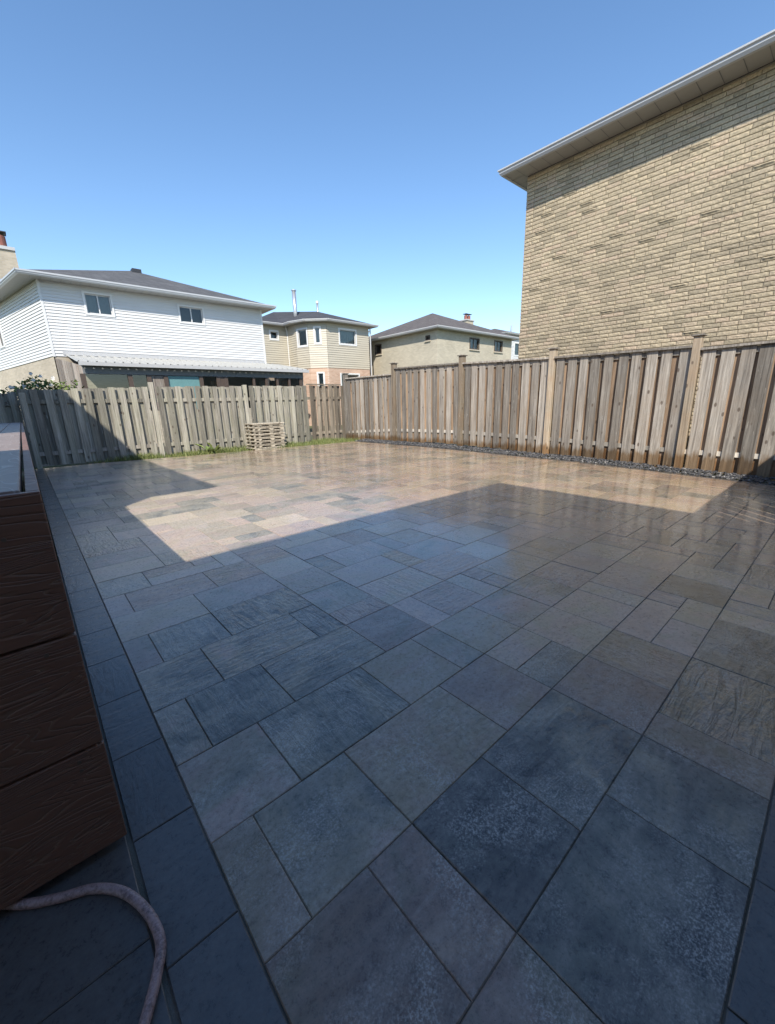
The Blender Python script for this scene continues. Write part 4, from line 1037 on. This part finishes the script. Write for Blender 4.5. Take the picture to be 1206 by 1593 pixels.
# sliver of a farther white house
h5 = thing('house', (40, 26, -0.16), 'sliver of a farther white house at the left edge of the brick wall', 'house')
s0 = onY(796.5, 540, 25.0); s1 = onY(812, 540, 25.0)
f5 = Frame((s0.x-1.5, 25.0, 0), (1, 0, 0), (0, -1, 0)); L5 = 8.0
zt5 = onY(800, 522, 25).z; a, c = onY(801, 534, 25), onY(808, 553, 25); h = (a.x-f5.O.x, c.x-f5.O.x, c.z, a.z)
lap_wall(f5, 0, L5, 0, zt5, [h], pitch=.13).build('siding', M['siding_white'], h5); window(h5, f5, h, 'single', fw=.09)
mb = MB(); mb.box((f5.O.x, 25.2, -.16), (f5.O.x+L5, 33, zt5-.02)); mb.build('wall', M['siding_white'], h5)
eave(h5, rect(f5.O.x-.3, 24.6, f5.O.x+L5+.3, 33.3), zt5, rect(f5.O.x, 25, f5.O.x+L5, 33), .12, 'trim_grey')
rect_hip(h5, f5.O.x-.35, 24.55, f5.O.x+L5+.35, 33.35, zt5+.12, .3, 'shingle_brown')
p0 = onY(796, 506, 27); mb = MB(); mb.tube([(p0.x, 27, zt5+.3), tuple(p0)], .10, 10); mb.build('flue_pipe', M['steel'], h5)

# ---------------------------------------------------------------- the house behind the camera and the neighbour on the left (they cast the shade)
nh = thing('house', (-4, -5, -0.16), 'brown brick house that the patio adjoins, behind the viewpoint', 'house')
NE = 4.60; nx1, ny1 = 1.48-.45, -0.48-.45
nf1 = Frame((nx1, ny1, 0), (-1, 0, 0), (0, 1, 0)); nf2 = Frame((nx1, ny1-8.5, 0), (0, 1, 0), (1, 0, 0))
hs = [(3.2, 5.0, 0.9, 2.1), (6.2, 7.6, 0.9, 2.1)]
flat_wall(nf1, 0, 10, -.16, NE, hs).build('wall', M['brick_near'], nh)
for h in hs: window(nh, nf1, h, sill='mortar')
flat_wall(nf2, 0, 8.5, -.16, NE).build('wall', M['brick_near'], nh)
mb = MB(); mb.quad((nx1-10, ny1, -.16), (nx1-10, ny1-8.5, -.16), (nx1-10, ny1-8.5, NE), (nx1-10, ny1, NE)); mb.build('wall', M['brick_near'], nh)
mb = MB(); mb.quad((nx1-10, ny1-8.5, -.16), (nx1, ny1-8.5, -.16), (nx1, ny1-8.5, NE), (nx1-10, ny1-8.5, NE)); mb.build('wall', M['brick_near'], nh)
eave(nh, rect(nx1-10.4, ny1-8.9, nx1+.34, ny1+.34), NE, rect(nx1-10, ny1-8.5, nx1, ny1), .11)
rect_hip(nh, nx1-10.4, ny1-8.9, nx1+.36, ny1+.36, NE+.115, .32, 'shingle_brown')
lh = thing('house', (-7, 7, -0.16), 'neighbouring brick house beyond the deck, left of the frame', 'house')
LE = 6.0; kx, ky = -2.59-.45, 1.4+.45
f6 = Frame((kx, ky, 0), (0, 1, 0), (1, 0, 0)); hs = [(2.5, 3.6, 3.6, 4.8), (6.5, 7.6, 3.6, 4.8)]
flat_wall(f6, 0, 11, -.16, LE, hs).build('wall', M['brick_near'], lh)
for h in hs: window(lh, f6, h)
mb = MB(); mb.quad((kx-8, ky, -.16), (kx, ky, -.16), (kx, ky, LE), (kx-8, ky, LE)); mb.build('wall', M['brick_near'], lh)
mb = MB(); mb.quad((kx, ky+11, -.16), (kx-8, ky+11, -.16), (kx-8, ky+11, LE), (kx, ky+11, LE)); mb.build('wall', M['brick_near'], lh)
mb = MB(); mb.quad((kx-8, ky+11, -.16), (kx-8, ky, -.16), (kx-8, ky, LE), (kx-8, ky+11, LE)); mb.build('wall', M['brick_near'], lh)
eave(lh, rect(kx-8.4, ky-.34, kx+.34, ky+11.34), LE, rect(kx-8, ky, kx, ky+11), .11)
rect_hip(lh, kx-8.4, ky-.36, kx+.36, ky+11.36, LE+.115, .32, 'shingle_grey')
